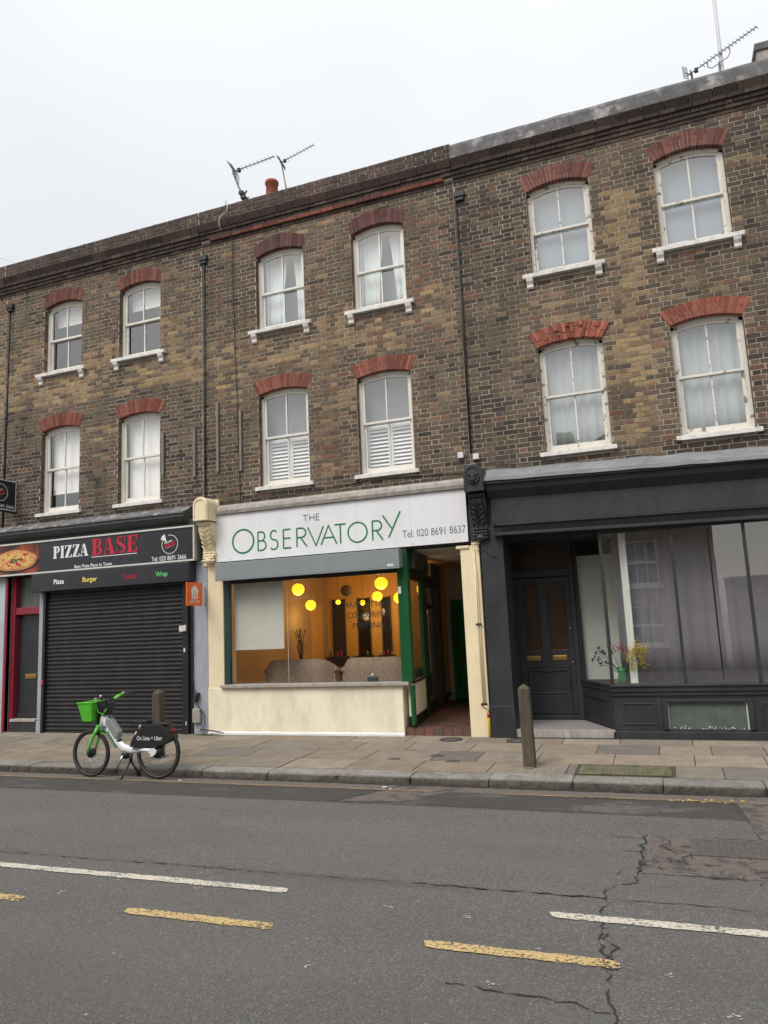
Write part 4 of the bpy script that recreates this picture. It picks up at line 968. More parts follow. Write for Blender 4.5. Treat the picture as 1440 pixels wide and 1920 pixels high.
# roller shutter
sh=bx(H1,'roller_shutter','black_trim',(-10.985,-7.668,11.0,11.06,.16,2.9)); bx(sh,'guide_rail','black_trim',(-10.985,-10.925,10.90,10.999,.16,2.83)); bx(sh,'guide_rail','black_trim',(-7.86,-7.74,10.90,10.999,.16,2.83)); bx(sh,'edge_trim','black_trim',(-7.739,-7.668,10.95,10.999,.16,2.9))
b=MB(); z=.205; pr=[]
while z<2.80:
    pr+=[(10.972,z),(10.957,z+.012),(10.952,z+.030),(10.957,z+.050),(10.972,z+.062)]; z+=.074
pr=pr+[(10.995,z),(10.995,.205)]
b.profile(pr,-10.925,-7.86); b.build('curtain','shutter',sh)
bx(sh,'bottom_rail','black_trim',(-10.925,-7.86,10.95,10.99,.172,.2045),bevel=.006)
bx(sh,'padlock','letterred',(-10.955,-10.915,10.87,10.90,1.05,1.13),bevel=.006)
bx(sh,'key_switch','plastic_white',(-7.90,-7.81,10.865,10.90,1.90,2.0),(-7.805,-7.765,10.86,10.90,1.905,2.01),bevel=.006)
bx(sh,'sticker','plastic_white',(-7.825,-7.795,10.893,10.8995,1.55,1.62),bevel=0)
tag(bx(None,'litter_scrap','plastic_white',(-7.78,-7.765,10.88,10.90,.33,.39),bevel=0),'tiny white scrap stuck low on the black shutter guide','scrap')
# shutter box with the menu words
mb=empty('menu_board',(-9.4,10.74,2.75),'dark navy menu board listing four foods below the pizza sign','sign')
bx(mb,'board','signblack',(-11.12,-7.60,10.735,10.965,2.755,3.09),bevel=.01)
def word(s,x0,x1,z0,z1,y,m,par,bold=.0,name='lettering'): return text(name,s,(x0,y,z0),(x1-x0,0,0),(0,0,z1-z0),m,par,bold)
for s,x0,x1,z0,z1,m in (('Pizza',-10.575,-10.33,2.875,2.965,'letterwhite'),('Burger',-9.90,-9.57,2.85,2.965,'letteryellow'),('Kebab',-8.99,-8.69,2.865,2.965,'letterdred'),('Wrap',-8.29,-8.035,2.845,2.955,'letterlime')):
    word(s,x0,x1,z0,z1,10.734,m,mb,.03)
# the pizza sign itself
PS=empty('shop_sign',(-9.8,10.8,3.1),'long black sign reading PIZZA BASE with a pizza picture','sign')
bx(PS,'sign_box','signblack',(-12.34,-7.555,10.81,10.985,3.135,3.70),bevel=.004)
bx(PS,'trim','trimwhite',(-12.36,-7.535,10.79,10.82,3.70,3.73),(-12.36,-7.535,10.79,10.82,3.105,3.135),(-7.555,-7.53,10.79,10.82,3.135,3.70),bevel=.004)
bx(PS,'end_panel','stucco_grey',(-7.554,-7.535,10.821,10.99,3.11,3.72),bevel=.003)
YS=10.8095; W_=(0,-.004,0)
def poly(mb_,pts,O,sx,sz): 
    P=[(O[0]+p[0]*sx,O[2]+p[1]*sz) for p in pts]; mb_.prism(P,(0,O[1]-len(mb_.v)*.000006,0),(1,0,0),(0,0,1),W_)
def stencil(s,x0,x1,z0,z1,m,par):
    wd={'P':.78,'I':.46,'Z':.82,'A':.92,'B':.86,'S':.78,'E':.80}; gap=.07; tot=sum(wd[c] for c in s)+gap*(len(s)-1); sx=(x1-x0)/tot; sz=z1-z0; x=x0; b=MB()
    def R(a,b_,c,d): poly(b,[(a,c),(b_,c),(b_,d),(a,d)],(x,YS,z0),sx,sz)
    def Q(*p): poly(b,p,(x,YS,z0),sx,sz)
    def ringhalf(cx,cy,rx,ry,tx,ty,a0,a1):
        o=arc(cx,cy,rx,ry,a0,a1,12); i=arc(cx,cy,rx-tx,ry-ty,a0,a1,12)
        for k in range(12): Q(i[k],o[k],o[k+1],i[k+1])
    for c in s:
        if c in 'PBIE':
            R(.08,.36,.0,1.0); R(.0,.44,.0,.07); R(.0,.44,.93,1.0)
        if c=='P': ringhalf(.42,.72,.34,.28,.22,.10,-90,90)
        if c=='B': ringhalf(.42,.74,.36,.26,.22,.08,-90,90); ringhalf(.42,.26,.42,.27,.24,.08,-90,90)
        if c=='E':
            R(.42,.78,.92,1.0); R(.42,.78,0,.08); Q((.66,.72),(.78,.72),(.78,1.0),(.70,.93)); Q((.66,.28),(.78,.30),(.78,.0),(.70,.07)); R(.42,.60,.46,.54); R(.56,.62,.36,.64)
        if c=='Z': 
            R(.04,.78,.93,1.0); R(.02,.80,0,.07); Q((.04,.07),(.36,.07),(.78,.93),(.46,.93)); Q((.02,.74),(.08,.74),(.16,.93),(.02,.93)); Q((.80,.26),(.74,.26),(.66,.07),(.80,.07))
        if c=='A':
            Q((.30,.98),(.50,1.0),(.86,.06),(.54,.06)); Q((.26,.92),(.31,.92),(.15,.06),(.08,.06)); R(.0,.28,0,.06); R(.46,.92,0,.06); R(.24,.50,.28,.36)
        if c=='S':
            ringhalf(.37,.73,.34,.27,.17,.09,60,275); ringhalf(.41,.27,.35,.27,.19,.09,-120,95); R(.64,.72,.66,.98); R(.03,.11,.02,.34); Q((.14,.60),(.30,.72),(.66,.40),(.5,.28))
        x+=(wd[c]+gap)*sx
    return b.build('lettering',m,par,recalc=False)
stencil('PIZZA',-10.675,-9.845,3.365,3.595,'letterwhite',PS); stencil('BASE',-9.765,-8.735,3.355,3.665,'letterred',PS)
b=MB(); b.box(-9.77,-8.75,10.806,10.8098,3.322,3.334); b.build('underline','letterwhite',PS)
word('Best Pizza Place in Town',-10.16,-9.30,3.15,3.21,10.806,'letterwhite',PS,.02); word('Tel: 020 8691 2666',-8.43,-7.70,3.150,3.232,10.806,'letterwhite',PS,.012)
def roundel(par,O,U,V,out,k=1.0):
    # ring with a slice pulled out; O centre, U right, V up
    b=MB(); ribbon(b,[(p[0],p[1]) for p in arc(0,0,.165,.165,-205,100,40)],.013,O,U,V,out); b.build('ring','trimwhite',par,recalc=False)
    b=MB(); O_,U_,V_=Vector(O),Vector(U),Vector(V)
    P=[(-.065,.045),(-.19,.10),(-.165,.155),(-.11,.19)]
    q=[O_+U_*p[0]+V_*p[1] for p in P]; b.add([p+Vector(out) for p in q],[tuple(range(4))]); b.build('pizza_slice','letterwhite',par,recalc=False)
    c,s_=math.cos(.26),math.sin(.26); U2=U_*c+V_*s_; V2=V_*c-U_*s_
    text('lettering','PIZZA',O_-U2*.10+V2*.035,U2*.17,V2*.03,'letterwhite',par,.03,.004,Vector(out).normalized())
    text('lettering','BASE',O_-U2*.11-V2*.05,U2*.225,V2*.075,'letterred',par,.03,.004,Vector(out).normalized())
    b=MB(); ribbon(b,[(-.10,-.075),(.105,-.02)],.007,O,U,V,out); b.build('underline','trimwhite',par,recalc=False)
roundel(PS,(-8.045,10.809,3.43),(1,0,0),(0,0,1),(0,-.004,0))
# printed pizza picture on the sign
pp=bx(PS,'picture_panel',mat('printed_food_backdrop',(.035,.014,.012),rough=.35,var=.5,vs=2.2,col2=(.30,.05,.018),two_scale=1.7,edge=(.46,.66)),(-12.30,-11.02,10.806,10.8095,3.14,3.698),bevel=0)
PX,PZ=-11.62,3.40
b=MB(); b.add([(PX+.60*math.cos(t),10.803,PZ-.035+.20*math.sin(t)) for t in [2*PI*i/40 for i in range(40)]],[tuple(range(40))]); b.build('dark_plate','black_trim',pp,recalc=False)
b=MB(); b.add([(PX+(.555+.015*math.sin(7*t))*math.cos(t),10.8015,PZ+(.200+.008*math.sin(5*t))*math.sin(t)) for t in [2*PI*i/48 for i in range(48)]],[tuple(range(48))]); b.build('crust',mat('printed_crust',(.50,.22,.07),rough=.4,var=.3,vs=12),pp,recalc=False)
b=MB(); b.add([(PX+(.50+.02*math.sin(9*t))*math.cos(t),10.8000,PZ+.008+(.165+.012*math.sin(6*t))*math.sin(t)) for t in [2*PI*i/48 for i in range(48)]],[tuple(range(48))]); b.build('cheese',mat('printed_cheese',(.62,.40,.13),rough=.4,var=.4,vs=16,col2=(.55,.16,.05),two_scale=13,edge=(.50,.60)),pp,recalc=False)
random.seed(6)
for nm,m,cnt,r0 in (('tomato_topping','letterred',9,.045),('herb_topping','stem',12,.028),('pale_topping','letteryellow',10,.025)):
    b=MB()
    for i in range(cnt):
        a=random.uniform(0,6.28); q=random.uniform(.1,.9) if nm!='herb_topping' else random.uniform(.0,.35); cx=PX+.46*q*math.cos(a); cz=PZ+.01+.14*q*math.sin(a); r=r0*random.uniform(.7,1.3)
        b.add([(cx+r*math.cos(2*PI*k/9)*random.uniform(.8,1.2),10.7992-.0003*i-(.004 if nm[0]=='h' else 0),cz+r*.5*math.sin(2*PI*k/9)*random.uniform(.8,1.2)) for k in range(9)],[tuple(range(9))])
    b.build(nm,m,pp,recalc=False)['kind']='stuff'
# projecting round-logo sign at far left, perpendicular to the wall
ps=empty('projecting_sign',(-11.85,10.99,4.4),'square black projecting sign with a ringed logo, cut by the left edge','sign')
bx(ps,'panel','signblack',(-11.90,-11.853,10.33,10.985,4.42,4.98),bevel=0)
bx(ps,'frame','trimwhite',(-11.905,-11.845,10.31,11.0,4.98,5.0),(-11.905,-11.845,10.31,11.0,4.40,4.42),(-11.905,-11.845,10.31,10.33,4.42,4.98),(-11.905,-11.845,10.985,11.0,4.42,4.98),bevel=.003)
bx(ps,'wall_bracket','iron',(-11.885,-11.865,10.5,11.01,4.36,4.40),bevel=0)
roundel(ps,(-11.8525,10.63,4.74),(0,1,0),(0,0,1),(.004,0,0))
text('lettering','020 8691 2666',(-11.8525,10.37,4.445),(0,.59,0),(0,0,.065),'letterwhite',ps,.015,.003,(1,0,0))
# orange delivery sign
je=empty('projecting_sign',(-7.42,10.95,2.3),'small orange JUST EAT sign sticking out beside the shutter','sign')
bx(je,'panel','orange',(-7.445,-7.422,10.43,10.87,2.32,2.715),bevel=.003)
bx(je,'mounting_box','plastic_white',(-7.452,-7.416,10.871,10.954,2.37,2.67),bevel=.006)
b=MB(); o=(-7.4215,10.65,2.545)
P=[(-.11,.02),(-.085,-.0),(-.085,-.11),(-.055,-.115),(-.045,-.03),(-.03,-.03),(-.03,-.115),(.035,-.115),(.035,-.02),(.05,-.02),(.06,-.115),(.085,-.105),(.085,0),(.11,.02),(.03,.115),(-.01,.115),(-.03,.10),(-.07,.085)]
b.add([(o[0],o[1]+p[0],o[2]+p[1]) for p in P],[tuple(range(len(P)))]); b.build('house_symbol','letterwhite',je,recalc=False)
b=MB()
for dy in(-.018,.022): b.box(-7.4212,-7.4205,o[1]+dy-.004,o[1]+dy+.004,o[2]-.09,o[2]+.02)
b.build('cutlery_symbol','orange',je)
text('lettering','JUST EAT',(-7.4218,10.50,2.355),(0,.30,0),(0,0,.055),'letterwhite',je,.02,.002,(1,0,0))
# meter box and tangle of cables at the foot of the blue pier
tag(bx(None,'junction_box','stucco_grey',(-7.66,-7.50,10.89,10.953,.36,.60),bevel=.02),'broken grey box low on the blue-grey pier with loose cables','junction box')
for i,pts in enumerate(([(-7.655,10.94,2.4),(-7.64,10.93,1.9),(-7.665,10.93,1.4),(-7.64,10.93,1.0),(-7.62,10.92,.78),(-7.56,10.88,.72)],[(-7.62,10.93,.9),(-7.55,10.90,.82),(-7.60,10.86,.70),(-7.50,10.88,.62),(-7.44,10.93,.5),(-7.43,10.93,.35),(-7.52,10.92,.22)],[(-7.52,10.93,.26),(-7.3,10.93,.24),(-7.05,10.925,.20)])):
    cable(('long loose black cable running down the edge of the blue-grey pier','tangled black cable hanging at the foot of the blue-grey pier','thin black cable lying along the foot of the cream wall')[i],pts,.007)
b=MB(); 
for i in range(5): b.box(-7.64+i*.012,-7.58+i*.012,10.87,10.95,.70+i*.03,.74+i*.03)
tag(b.build('cable_connector','iron',bevel=.008),'black bundle of connectors on the blue-grey pier','connector')

# cream corbel between the two shops (belongs to the middle house)
def corbel(h,xa,xb,m,face,name='corbel'):
    # head block with a round-topped panel above a scrolled, leaf-carved bracket
    z0,z1=3.76,4.13; b=MB(); yf=10.60; xc=(xa+xb)/2; hw=(xb-xa)/2
    pts=[(xa,z0),(xb,z0)]+[(xc+hw*math.cos(math.radians(a)),z1-.10+(.14)*math.sin(math.radians(a))) for a in range(0,181,15)]
    b.prism(pts,(0,yf,0),(1,0,0),(0,0,1),(0,.40,0)); r=b.build(name,m,h,bevel=.008)
    b=MB()
    o=[(xc+hw*.80*math.cos(math.radians(a)),z1-.10+.10*math.sin(math.radians(a))) for a in range(0,181,15)]
    pts=[(xa+hw*.2,z0+.06)]+list(reversed(o))+[(xb-hw*.2,z0+.06)]
    ribbon(b,pts,.018,(0,yf-.001,0),(1,0,0),(0,0,1),(0,-.012,0)); b.build('panel_rim',m,r,recalc=False)
    # scroll bracket: S profile in yz
    prof=[]
    for i in range(25):
        t=i/24; z=z0-.02-t*.66; y=10.99-(.25*(1-t)**1.3+.085*t+.05*math.sin(t*PI*2.0)+ (.05 if t<.08 else 0)); prof.append((y,z))
    b=MB(); vs=[];fs=[]; nx=9; xi0,xi1=xa+.03,xb-.03
    for (y,z) in prof:
        for k in range(nx+1):
            u=k/nx; x=xi0+(xi1-xi0)*u; rel=.014*math.cos(u*PI*6)+.012*noise.noise(Vector((x*40,z*22,3))); vs.append((x,y-rel,z))
    for i in range(24):
        for k in range(nx): a=i*(nx+1)+k; fs.append((a,a+1,a+nx+2,a+nx+1))
    m0=len(prof)*(nx+1)
    for (y,z) in prof: vs+=[(xi0,11.0,z),(xi1,11.0,z)]
    for i in range(24):
        a=i*(nx+1); c=m0+2*i; fs.append((a,a+nx+1,c+2,c)); fs.append((a+nx,c+1,c+3,a+2*nx+1))
    b.add(vs,fs,None,True); b.build('scroll',m,r)
    b=MB(); random.seed(int(abs(xa*100)))
    for row in range(4):
        for k in range(5):
            x=xi0+.03+(xi1-xi0-.06)*k/4; z=3.22-row*.045; b.sphere((x+random.uniform(-.01,.01),10.86-.012*row+ .03*(row==3),z),.034,10,.75)
    b.sphere((xc,10.87,3.09),.075,12,.8,1.3)
    b.build('carved_leaves',m,r)
    b=MB()
    for s in(-1,1):
        for k in range(5):
            z=3.62-k*.075; b.tube([(xc+s*.015,10.72+.016*k,z-.05),(xc+s*.06,10.715+.016*k,z-.01),(xc+s*.10,10.73+.016*k,z+.03)],[.007,.010,.004],6)
    b.build('carved_fronds',m,r)
    b=MB(); b.tube([(xi0+.02,10.715,3.715),(xi1-.02,10.715,3.715)],.032,12); b.build('roll_moulding',m,r)
    if face:
        # lion mask with mane, brow, muzzle and ears
        b=MB(); cx,cz=xc,3.96
        for k in range(14):
            a=2*PI*k/14; b.sphere((cx+.078*math.cos(a),yf-.004,cz+.080*math.sin(a)),.026,8)
        b.sphere((cx,yf,cz),.072,16,1.05,1,.75); b.sphere((cx,yf-.052,cz-.030),.034,12,.85,1.0,1.0); b.sphere((cx,yf-.045,cz+.012),.018,10,2.0,1,.9)
        for s in(-1,1):
            b.sphere((cx+s*.032,yf-.046,cz+.030),.020,10,.6,1.2); b.sphere((cx+s*.066,yf-.02,cz+.062),.020,10); b.sphere((cx+s*.022,yf-.060,cz-.042),.016,8)
        b.sphere((cx,yf-.050,cz-.066),.020,10,.6,1.2)
        b.build('lion_mask',m,r)
    return r
corbel(H2,-7.42,-7.13,'cream',False)
bx(H2,'corbel_back','cream',(-7.45,-7.13,10.94,11.01,3.0,4.16),bevel=.006)
corbel(H3,-2.635,-2.335,'anthracite',True)
bx(H3,'corbel_back','anthracite',(-2.66,-2.30,10.93,11.01,3.05,4.10),bevel=.006)

# ============================================================ MIDDLE: salon (house H2)
bx(H2,'pilaster','cream',(-7.368,-7.06,10.955,11.35,.90,3.04),bevel=.01)
b=MB(); b.profile([(10.945,.15),(10.945,.93),(11.25,.93),(11.25,.15)],-7.368,-3.875); sr=b.build('stall_riser','cream_pale',H2,bevel=.006)
b=MB(); n=60; vs=[];fs=[]
for i in range(n+1):
    x=-7.37+3.50*i/n; q=noise.noise(Vector((x*3,2,1)))
    vs+=[(x,10.925+.006*q,.150),(x,10.925+.006*q,.205+.012*q),(x,10.9449,.222+.014*q)]
for i in range(n): fs+=[(i*3,i*3+1,i*3+4,i*3+3),(i*3+1,i*3+2,i*3+5,i*3+4)]
b.add(vs,fs); b.build('plinth_strip','signwhite',sr,recalc=False)
so_=bx(H2,'shop_window','greendark',(-7.058,-6.955,10.98,11.06,.985,2.75),bevel=.006)
bx(so_,'sill','stucco_grey',(-7.10,-3.76,10.885,11.10,.932,.983),bevel=.006)
bx(so_,'corner_post','green',(-3.885,-3.80,10.955,11.06,.984,3.02),(-3.795,-3.705,10.93,11.06,.984,3.02),(-3.755,-3.695,10.95,11.03,.33,.9315),bevel=.006)
bx(so_,'door_sensor','plastic_white',(-3.87,-3.82,10.935,10.954,2.33,2.44),bevel=.004)
bx(so_,'shade_bar','black_trim',(-6.954,-3.886,10.98,11.05,2.665,2.78),bevel=.004)  # black bar stands in for the shade under the shutter box
gl(so_,'pane','glass_salon',[(-6.96,11.02,.98),(-3.88,11.02,.98),(-3.88,11.02,2.67),(-6.96,11.02,2.67)])
# writing on the glass
for s,x0,x1,z0,z1 in (('HAIRCUTTING',-4.83,-4.03,2.135,2.235),('COLOURING',-4.785,-4.07,1.965,2.065),('PERMING',-4.69,-4.15,1.795,1.895)):
    text('window_lettering',s,(x0,11.014,z0+.02),(x1-x0,0,0),(0,0,z1-z0-.005),'greenfilm',so_,.004,.001)
tag(bx(None,'cord','plastic_white',(-5.895,-5.889,11.07,11.076,1.0,2.66),bevel=0),'thin pale pull cord hanging straight down inside the salon window','cord')
sb=bx(H2,'shutter_box','shuttergrey',(-7.085,-3.765,10.75,10.94,2.735,3.02),bevel=.006)
bx(sb,'lip','shuttergrey',(-7.085,-3.765,10.742,10.80,2.715,2.734),bevel=.002); bx(sb,'sticker','plastic_white',(-3.96,-3.86,10.746,10.7495,2.75,2.79),bevel=0)
bx(H2,'head_beam','black_trim',(-7.06,-2.54,10.95,11.2,3.021,3.6),bevel=0)
# fascia sign
SO=empty('shop_sign',(-4.9,10.9,3.06),'long white sign reading THE OBSERVATORY in thin green letters','sign')
b=MB(); xs_=[-7.16,-6.27,-5.38,-4.50,-3.60,-2.69]
for a_,c_ in zip(xs_[:-1],xs_[1:]): b.box(a_+.0008,c_-.0008,10.90,10.935,3.052,3.868)
b.build('panel','signwhite',SO,bevel=.0012)
YO=10.8995; WO=(0,-.004,0)
def strokes(defs,x0,x1,z0,z1,t,m,par,closed=()):
    b=MB()
    for i,p in enumerate(defs):
        pts=[(x0+(x1-x0)*u,z0+(z1-z0)*v) for u,v in p]
        cl=len(pts)>3 and (Vector(pts[0])-Vector(pts[-1])).length<1e-4
        if cl: pts=pts[:-1]
        b0=len(b.v); ribbon(b,pts,t,(0,YO-.0004*i,0),(1,0,0),(0,0,1),WO,cl)
    return b.build('lettering',m,par,recalc=False)
GL={
 'O':[arc(.5,.5,.5,.5,0,360,36)],
 'B':[[(0,0),(0,1)],[(0,1),(.45,1)]+arc(.45,.76,.38,.24,90,-90,10)+[(0,.52)],[(0,.52),(.5,.52)]+arc(.5,.26,.48,.26,90,-90,10)+[(0,0)]],
 'S':[arc(.5,.755,.36,.245,40,255,14)+arc(.48,.26,.42,.26,75,-140,16)],
 'E':[[(0,0),(0,1)],[(0,1),(.85,1)],[(0,.53),(.8,.53)],[(0,0),(.87,0)]],
 'R':[[(0,0),(0,1)],[(0,1),(.45,1)]+arc(.45,.75,.42,.25,90,-90,10)+[(0,.5)],[(.35,.5),(.95,0)]],
 'V':[[(0,1),(.5,0),(1,1)]],'A':[[(0,0),(.5,1),(1,0)],[(.2,.36),(.8,.36)]],'T':[[(0,1),(1,1)],[(.5,1),(.5,0)]],
 'Y':[[(0,.95),(.52,.32)],[(1,1.06),(.30,-.03)]],'H':[[(0,0),(0,1)],[(1,0),(1,1)],[(0,.52),(1,.52)]]}
for ch,x0,x1,z0,z1 in (('O',-6.82,-6.41,3.175,3.575),('B',-6.325,-6.17,3.195,3.505),('S',-6.11,-5.93,3.19,3.51),('E',-5.84,-5.68,3.195,3.505),('R',-5.59,-5.40,3.195,3.505),('V',-5.385,-5.10,3.195,3.505),('A',-5.15,-4.87,3.195,3.505),('T',-4.90,-4.70,3.195,3.505),('O',-4.665,-4.335,3.19,3.51),('R',-4.24,-4.06,3.195,3.505),('Y',-4.06,-3.76,3.23,3.60)):
    strokes(GL[ch],x0,x1,z0,z1,.024 if (ch!='O' or x1-x0<.35) else .029,'greenletter',SO)
for ch,x0,x1 in (('T',-5.47,-5.38),('H',-5.345,-5.265),('E',-5.225,-5.165)): strokes(GL[ch],x0,x1,3.615,3.715,.013,'greyletter',SO)
text('lettering','Tel: 020 8691 8637',(-3.74,10.8985,3.195),(1.02,0,0),(0,0,.115),'greyletter',SO,-.003,.002)
b=MB()
for x in xs_[1:-1]+[-6.9,-2.95]: b.lathe([(.0,0),(.007,0),(.006,.003),(0,.004)],(x+.03,10.8995,3.09),(0,-1,0),8)
b.build('screw','alu',SO)
b=MB(); n=60; prf=[(10.86,3.875),(10.845,3.93),(10.86,3.985),(10.93,4.035),(11.0,4.055),(11.0,3.87)]
vs=[];fs=[];m_=len(prf)
for i in range(n+1):
    x=-7.13+4.49*i/n
    for k,(y,z) in enumerate(prf): vs.append((x,y+.008*noise.noise(Vector((x*5,k*3,1))),z+(.008*noise.noise(Vector((x*3,k*3,7))) if k in(1,2,3) else 0)))
fs=[(i*m_+k,(i+1)*m_+k,(i+1)*m_+(k+1)%m_,i*m_+(k+1)%m_) for i in range(n) for k in range(m_)]+[tuple(range(m_)),tuple(n*m_+k for k in range(m_-1,-1,-1))]
b.add(vs,fs); b.build('fascia_coping','stucco_grey',H2)
# lobby
bx(H2,'pilaster','cream',(-2.842,-2.545,10.955,11.30,.15,3.00),bevel=.01)
bx(H2,'pilaster_cap','cream',(-2.90,-2.70,10.93,11.2,2.955,3.0),(-2.66,-2.53,10.945,11.2,3.001,3.06),bevel=.006)
bx(H2,'lobby_wall','cream_pale',(-2.842,-2.70,11.301,14.9,.2,3.1),bevel=0)
b=MB(); b.box(-4.2,-2.84,11.03,15.0,.10,.286); b.build('lobby_base','grout',H2)
random.seed(12); b=MB()
tl=.152
for i in range(10):
    for j in range(26):
        x=-4.22+i*tl; y=11.0+j*tl
        if x>-2.9: continue
        c=lerp((.13,.060,.042),(.085,.055,.048),random.random()); k=random.uniform(.8,1.2)
        b.box(x+.003,min(x+tl-.003,-2.843),y+.003,y+tl-.003,.284,.296,tuple(q*k for q in c))
for i in range(7):
    x=-3.872+i*.148; c=lerp((.17,.075,.05),(.10,.065,.06),random.random())
    b.box(x+.003,x+.145,11.0,11.029,.172,.2835,c)
b.build('lobby_tiles','tile',H2)
# side window wall of the lobby: runs back from the corner post, turning slightly left
def sideX(y): return -3.722-.147*(y-11.05)
def sidebox(par,name,m,ya,yb,z0,z1,dx0,dx1,bevel=.004):
    b=MB(); P=[(sideX(ya)+dx0,ya),(sideX(ya)+dx1,ya),(sideX(yb)+dx1,yb),(sideX(yb)+dx0,yb)]
    b.prism(P,(0,0,z0),(1,0,0),(0,1,0),(0,0,z1-z0)); return b.build(name,m,par,bevel=bevel)
sw=sidebox(H2,'side_window','green',12.22,12.40,.29,2.72,-.06,0)
sidebox(sw,'riser','cream_pale',11.06,12.215,.45,.95,-.10,-.01); sidebox(sw,'tile_skirting','tile',11.06,12.215,.297,.449,-.09,.004)
sidebox(sw,'sill','black_trim',11.06,12.218,.951,.985,-.10,.03); sidebox(sw,'head','black_trim',11.06,14.9,2.56,2.72,-.08,-.005)
b=MB(); b.add([(sideX(11.06)-.03,11.06,.985),(sideX(12.22)-.03,12.22,.985),(sideX(12.22)-.03,12.22,2.56),(sideX(11.06)-.03,11.06,2.56)],[(0,1,2,3)]); b.build('pane','glass_salon',sw,recalc=False)
dk=sidebox(H2,'shop_door','black_trim',12.50,12.62,.30,2.55,-.05,.0)
for ya,yb,z0,z1 in ((13.36,13.46,.30,2.55),(12.621,13.359,.30,.50),(12.621,13.359,2.12,2.20),(12.621,13.359,2.50,2.555)): sidebox(dk,'rail','black_trim',ya,yb,z0,z1,-.045,-.002)
sidebox(dk,'handle','steel',12.66,12.675,1.0,2.1,.01,.025)
b=MB(); b.add([(sideX(12.6)-.03,12.6,.5),(sideX(13.4)-.03,13.4,.5),(sideX(13.4)-.03,13.4,2.5),(sideX(12.6)-.03,12.6,2.5)],[(0,1,2,3)]); b.build('pane','glass_salon',dk,recalc=False)
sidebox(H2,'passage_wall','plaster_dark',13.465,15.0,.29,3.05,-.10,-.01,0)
sidebox(H2,'side_shutter_box','anthracite',11.10,12.45,2.721,3.019,-.06,.10)
bx(H2,'lobby_back_wall','plaster',(-4.35,-2.70,15.0,15.1,.2,3.1),bevel=0)
gd=bx(H2,'passage_door','passagegreen_brightened',(-4.15,-3.30,14.93,14.99,.30,2.30),bevel=.006); panel(gd,'panel','green',-4.05,-3.4,.5,1.1,14.93); panel(gd,'panel','green',-4.05,-3.4,1.3,2.15,14.93)
bx(H2,'lobby_ceiling','plaster',(-4.4,-2.70,11.201,15.0,3.021,3.10),bevel=0)
tag(bx(None,'ceiling_light','plastic_white',(-3.30,-2.95,12.1,12.2,2.96,3.02),bevel=.01),'unlit box-shaped light on the ceiling of the salon lobby','light fitting')
# pipes down the cream pier
gp=empty('gas_pipe',(-2.6,10.93,.2),'cream painted gas pipes clipped down the narrow cream pier','pipe')
b=MB(); b.tube([(-2.62,10.935,2.95),(-2.635,10.935,1.8),(-2.62,10.935,.64)],.010,8); b.tube([(-2.66,10.93,2.98),(-2.60,10.93,2.6),(-2.59,10.93,.60)],.008,8); b.tube([(-2.61,10.925,.62),(-2.56,10.925,.60),(-2.555,10.925,.52)],.014,8); b.build('pipe_run','cream',gp)
bx(gp,'pipe_clip','iron',(-2.66,-2.575,10.915,10.945,1.79,1.82),bevel=.004); bx(gp,'pipe_clip','iron',(-2.655,-2.57,10.915,10.945,.625,.66),bevel=.004)
b=MB(); b.tube([(-2.553,10.92,.52),(-2.55,10.915,.44),(-2.548,10.91,.18)],.020,10); b.build('sleeve','yellowpaint',gp)
b=MB(); b.tube([(-2.553,10.915,.52),(-2.552,10.912,.46)],.022,10); b.build('sleeve_collar','letterred',gp)
cable('short thin black cable looping between the cream pier and charcoal pier',[(-2.57,10.93,2.90),(-2.47,10.89,2.905),(-2.40,10.88,2.87),(-2.34,10.88,2.80),(-2.27,10.885,2.78)],.006)
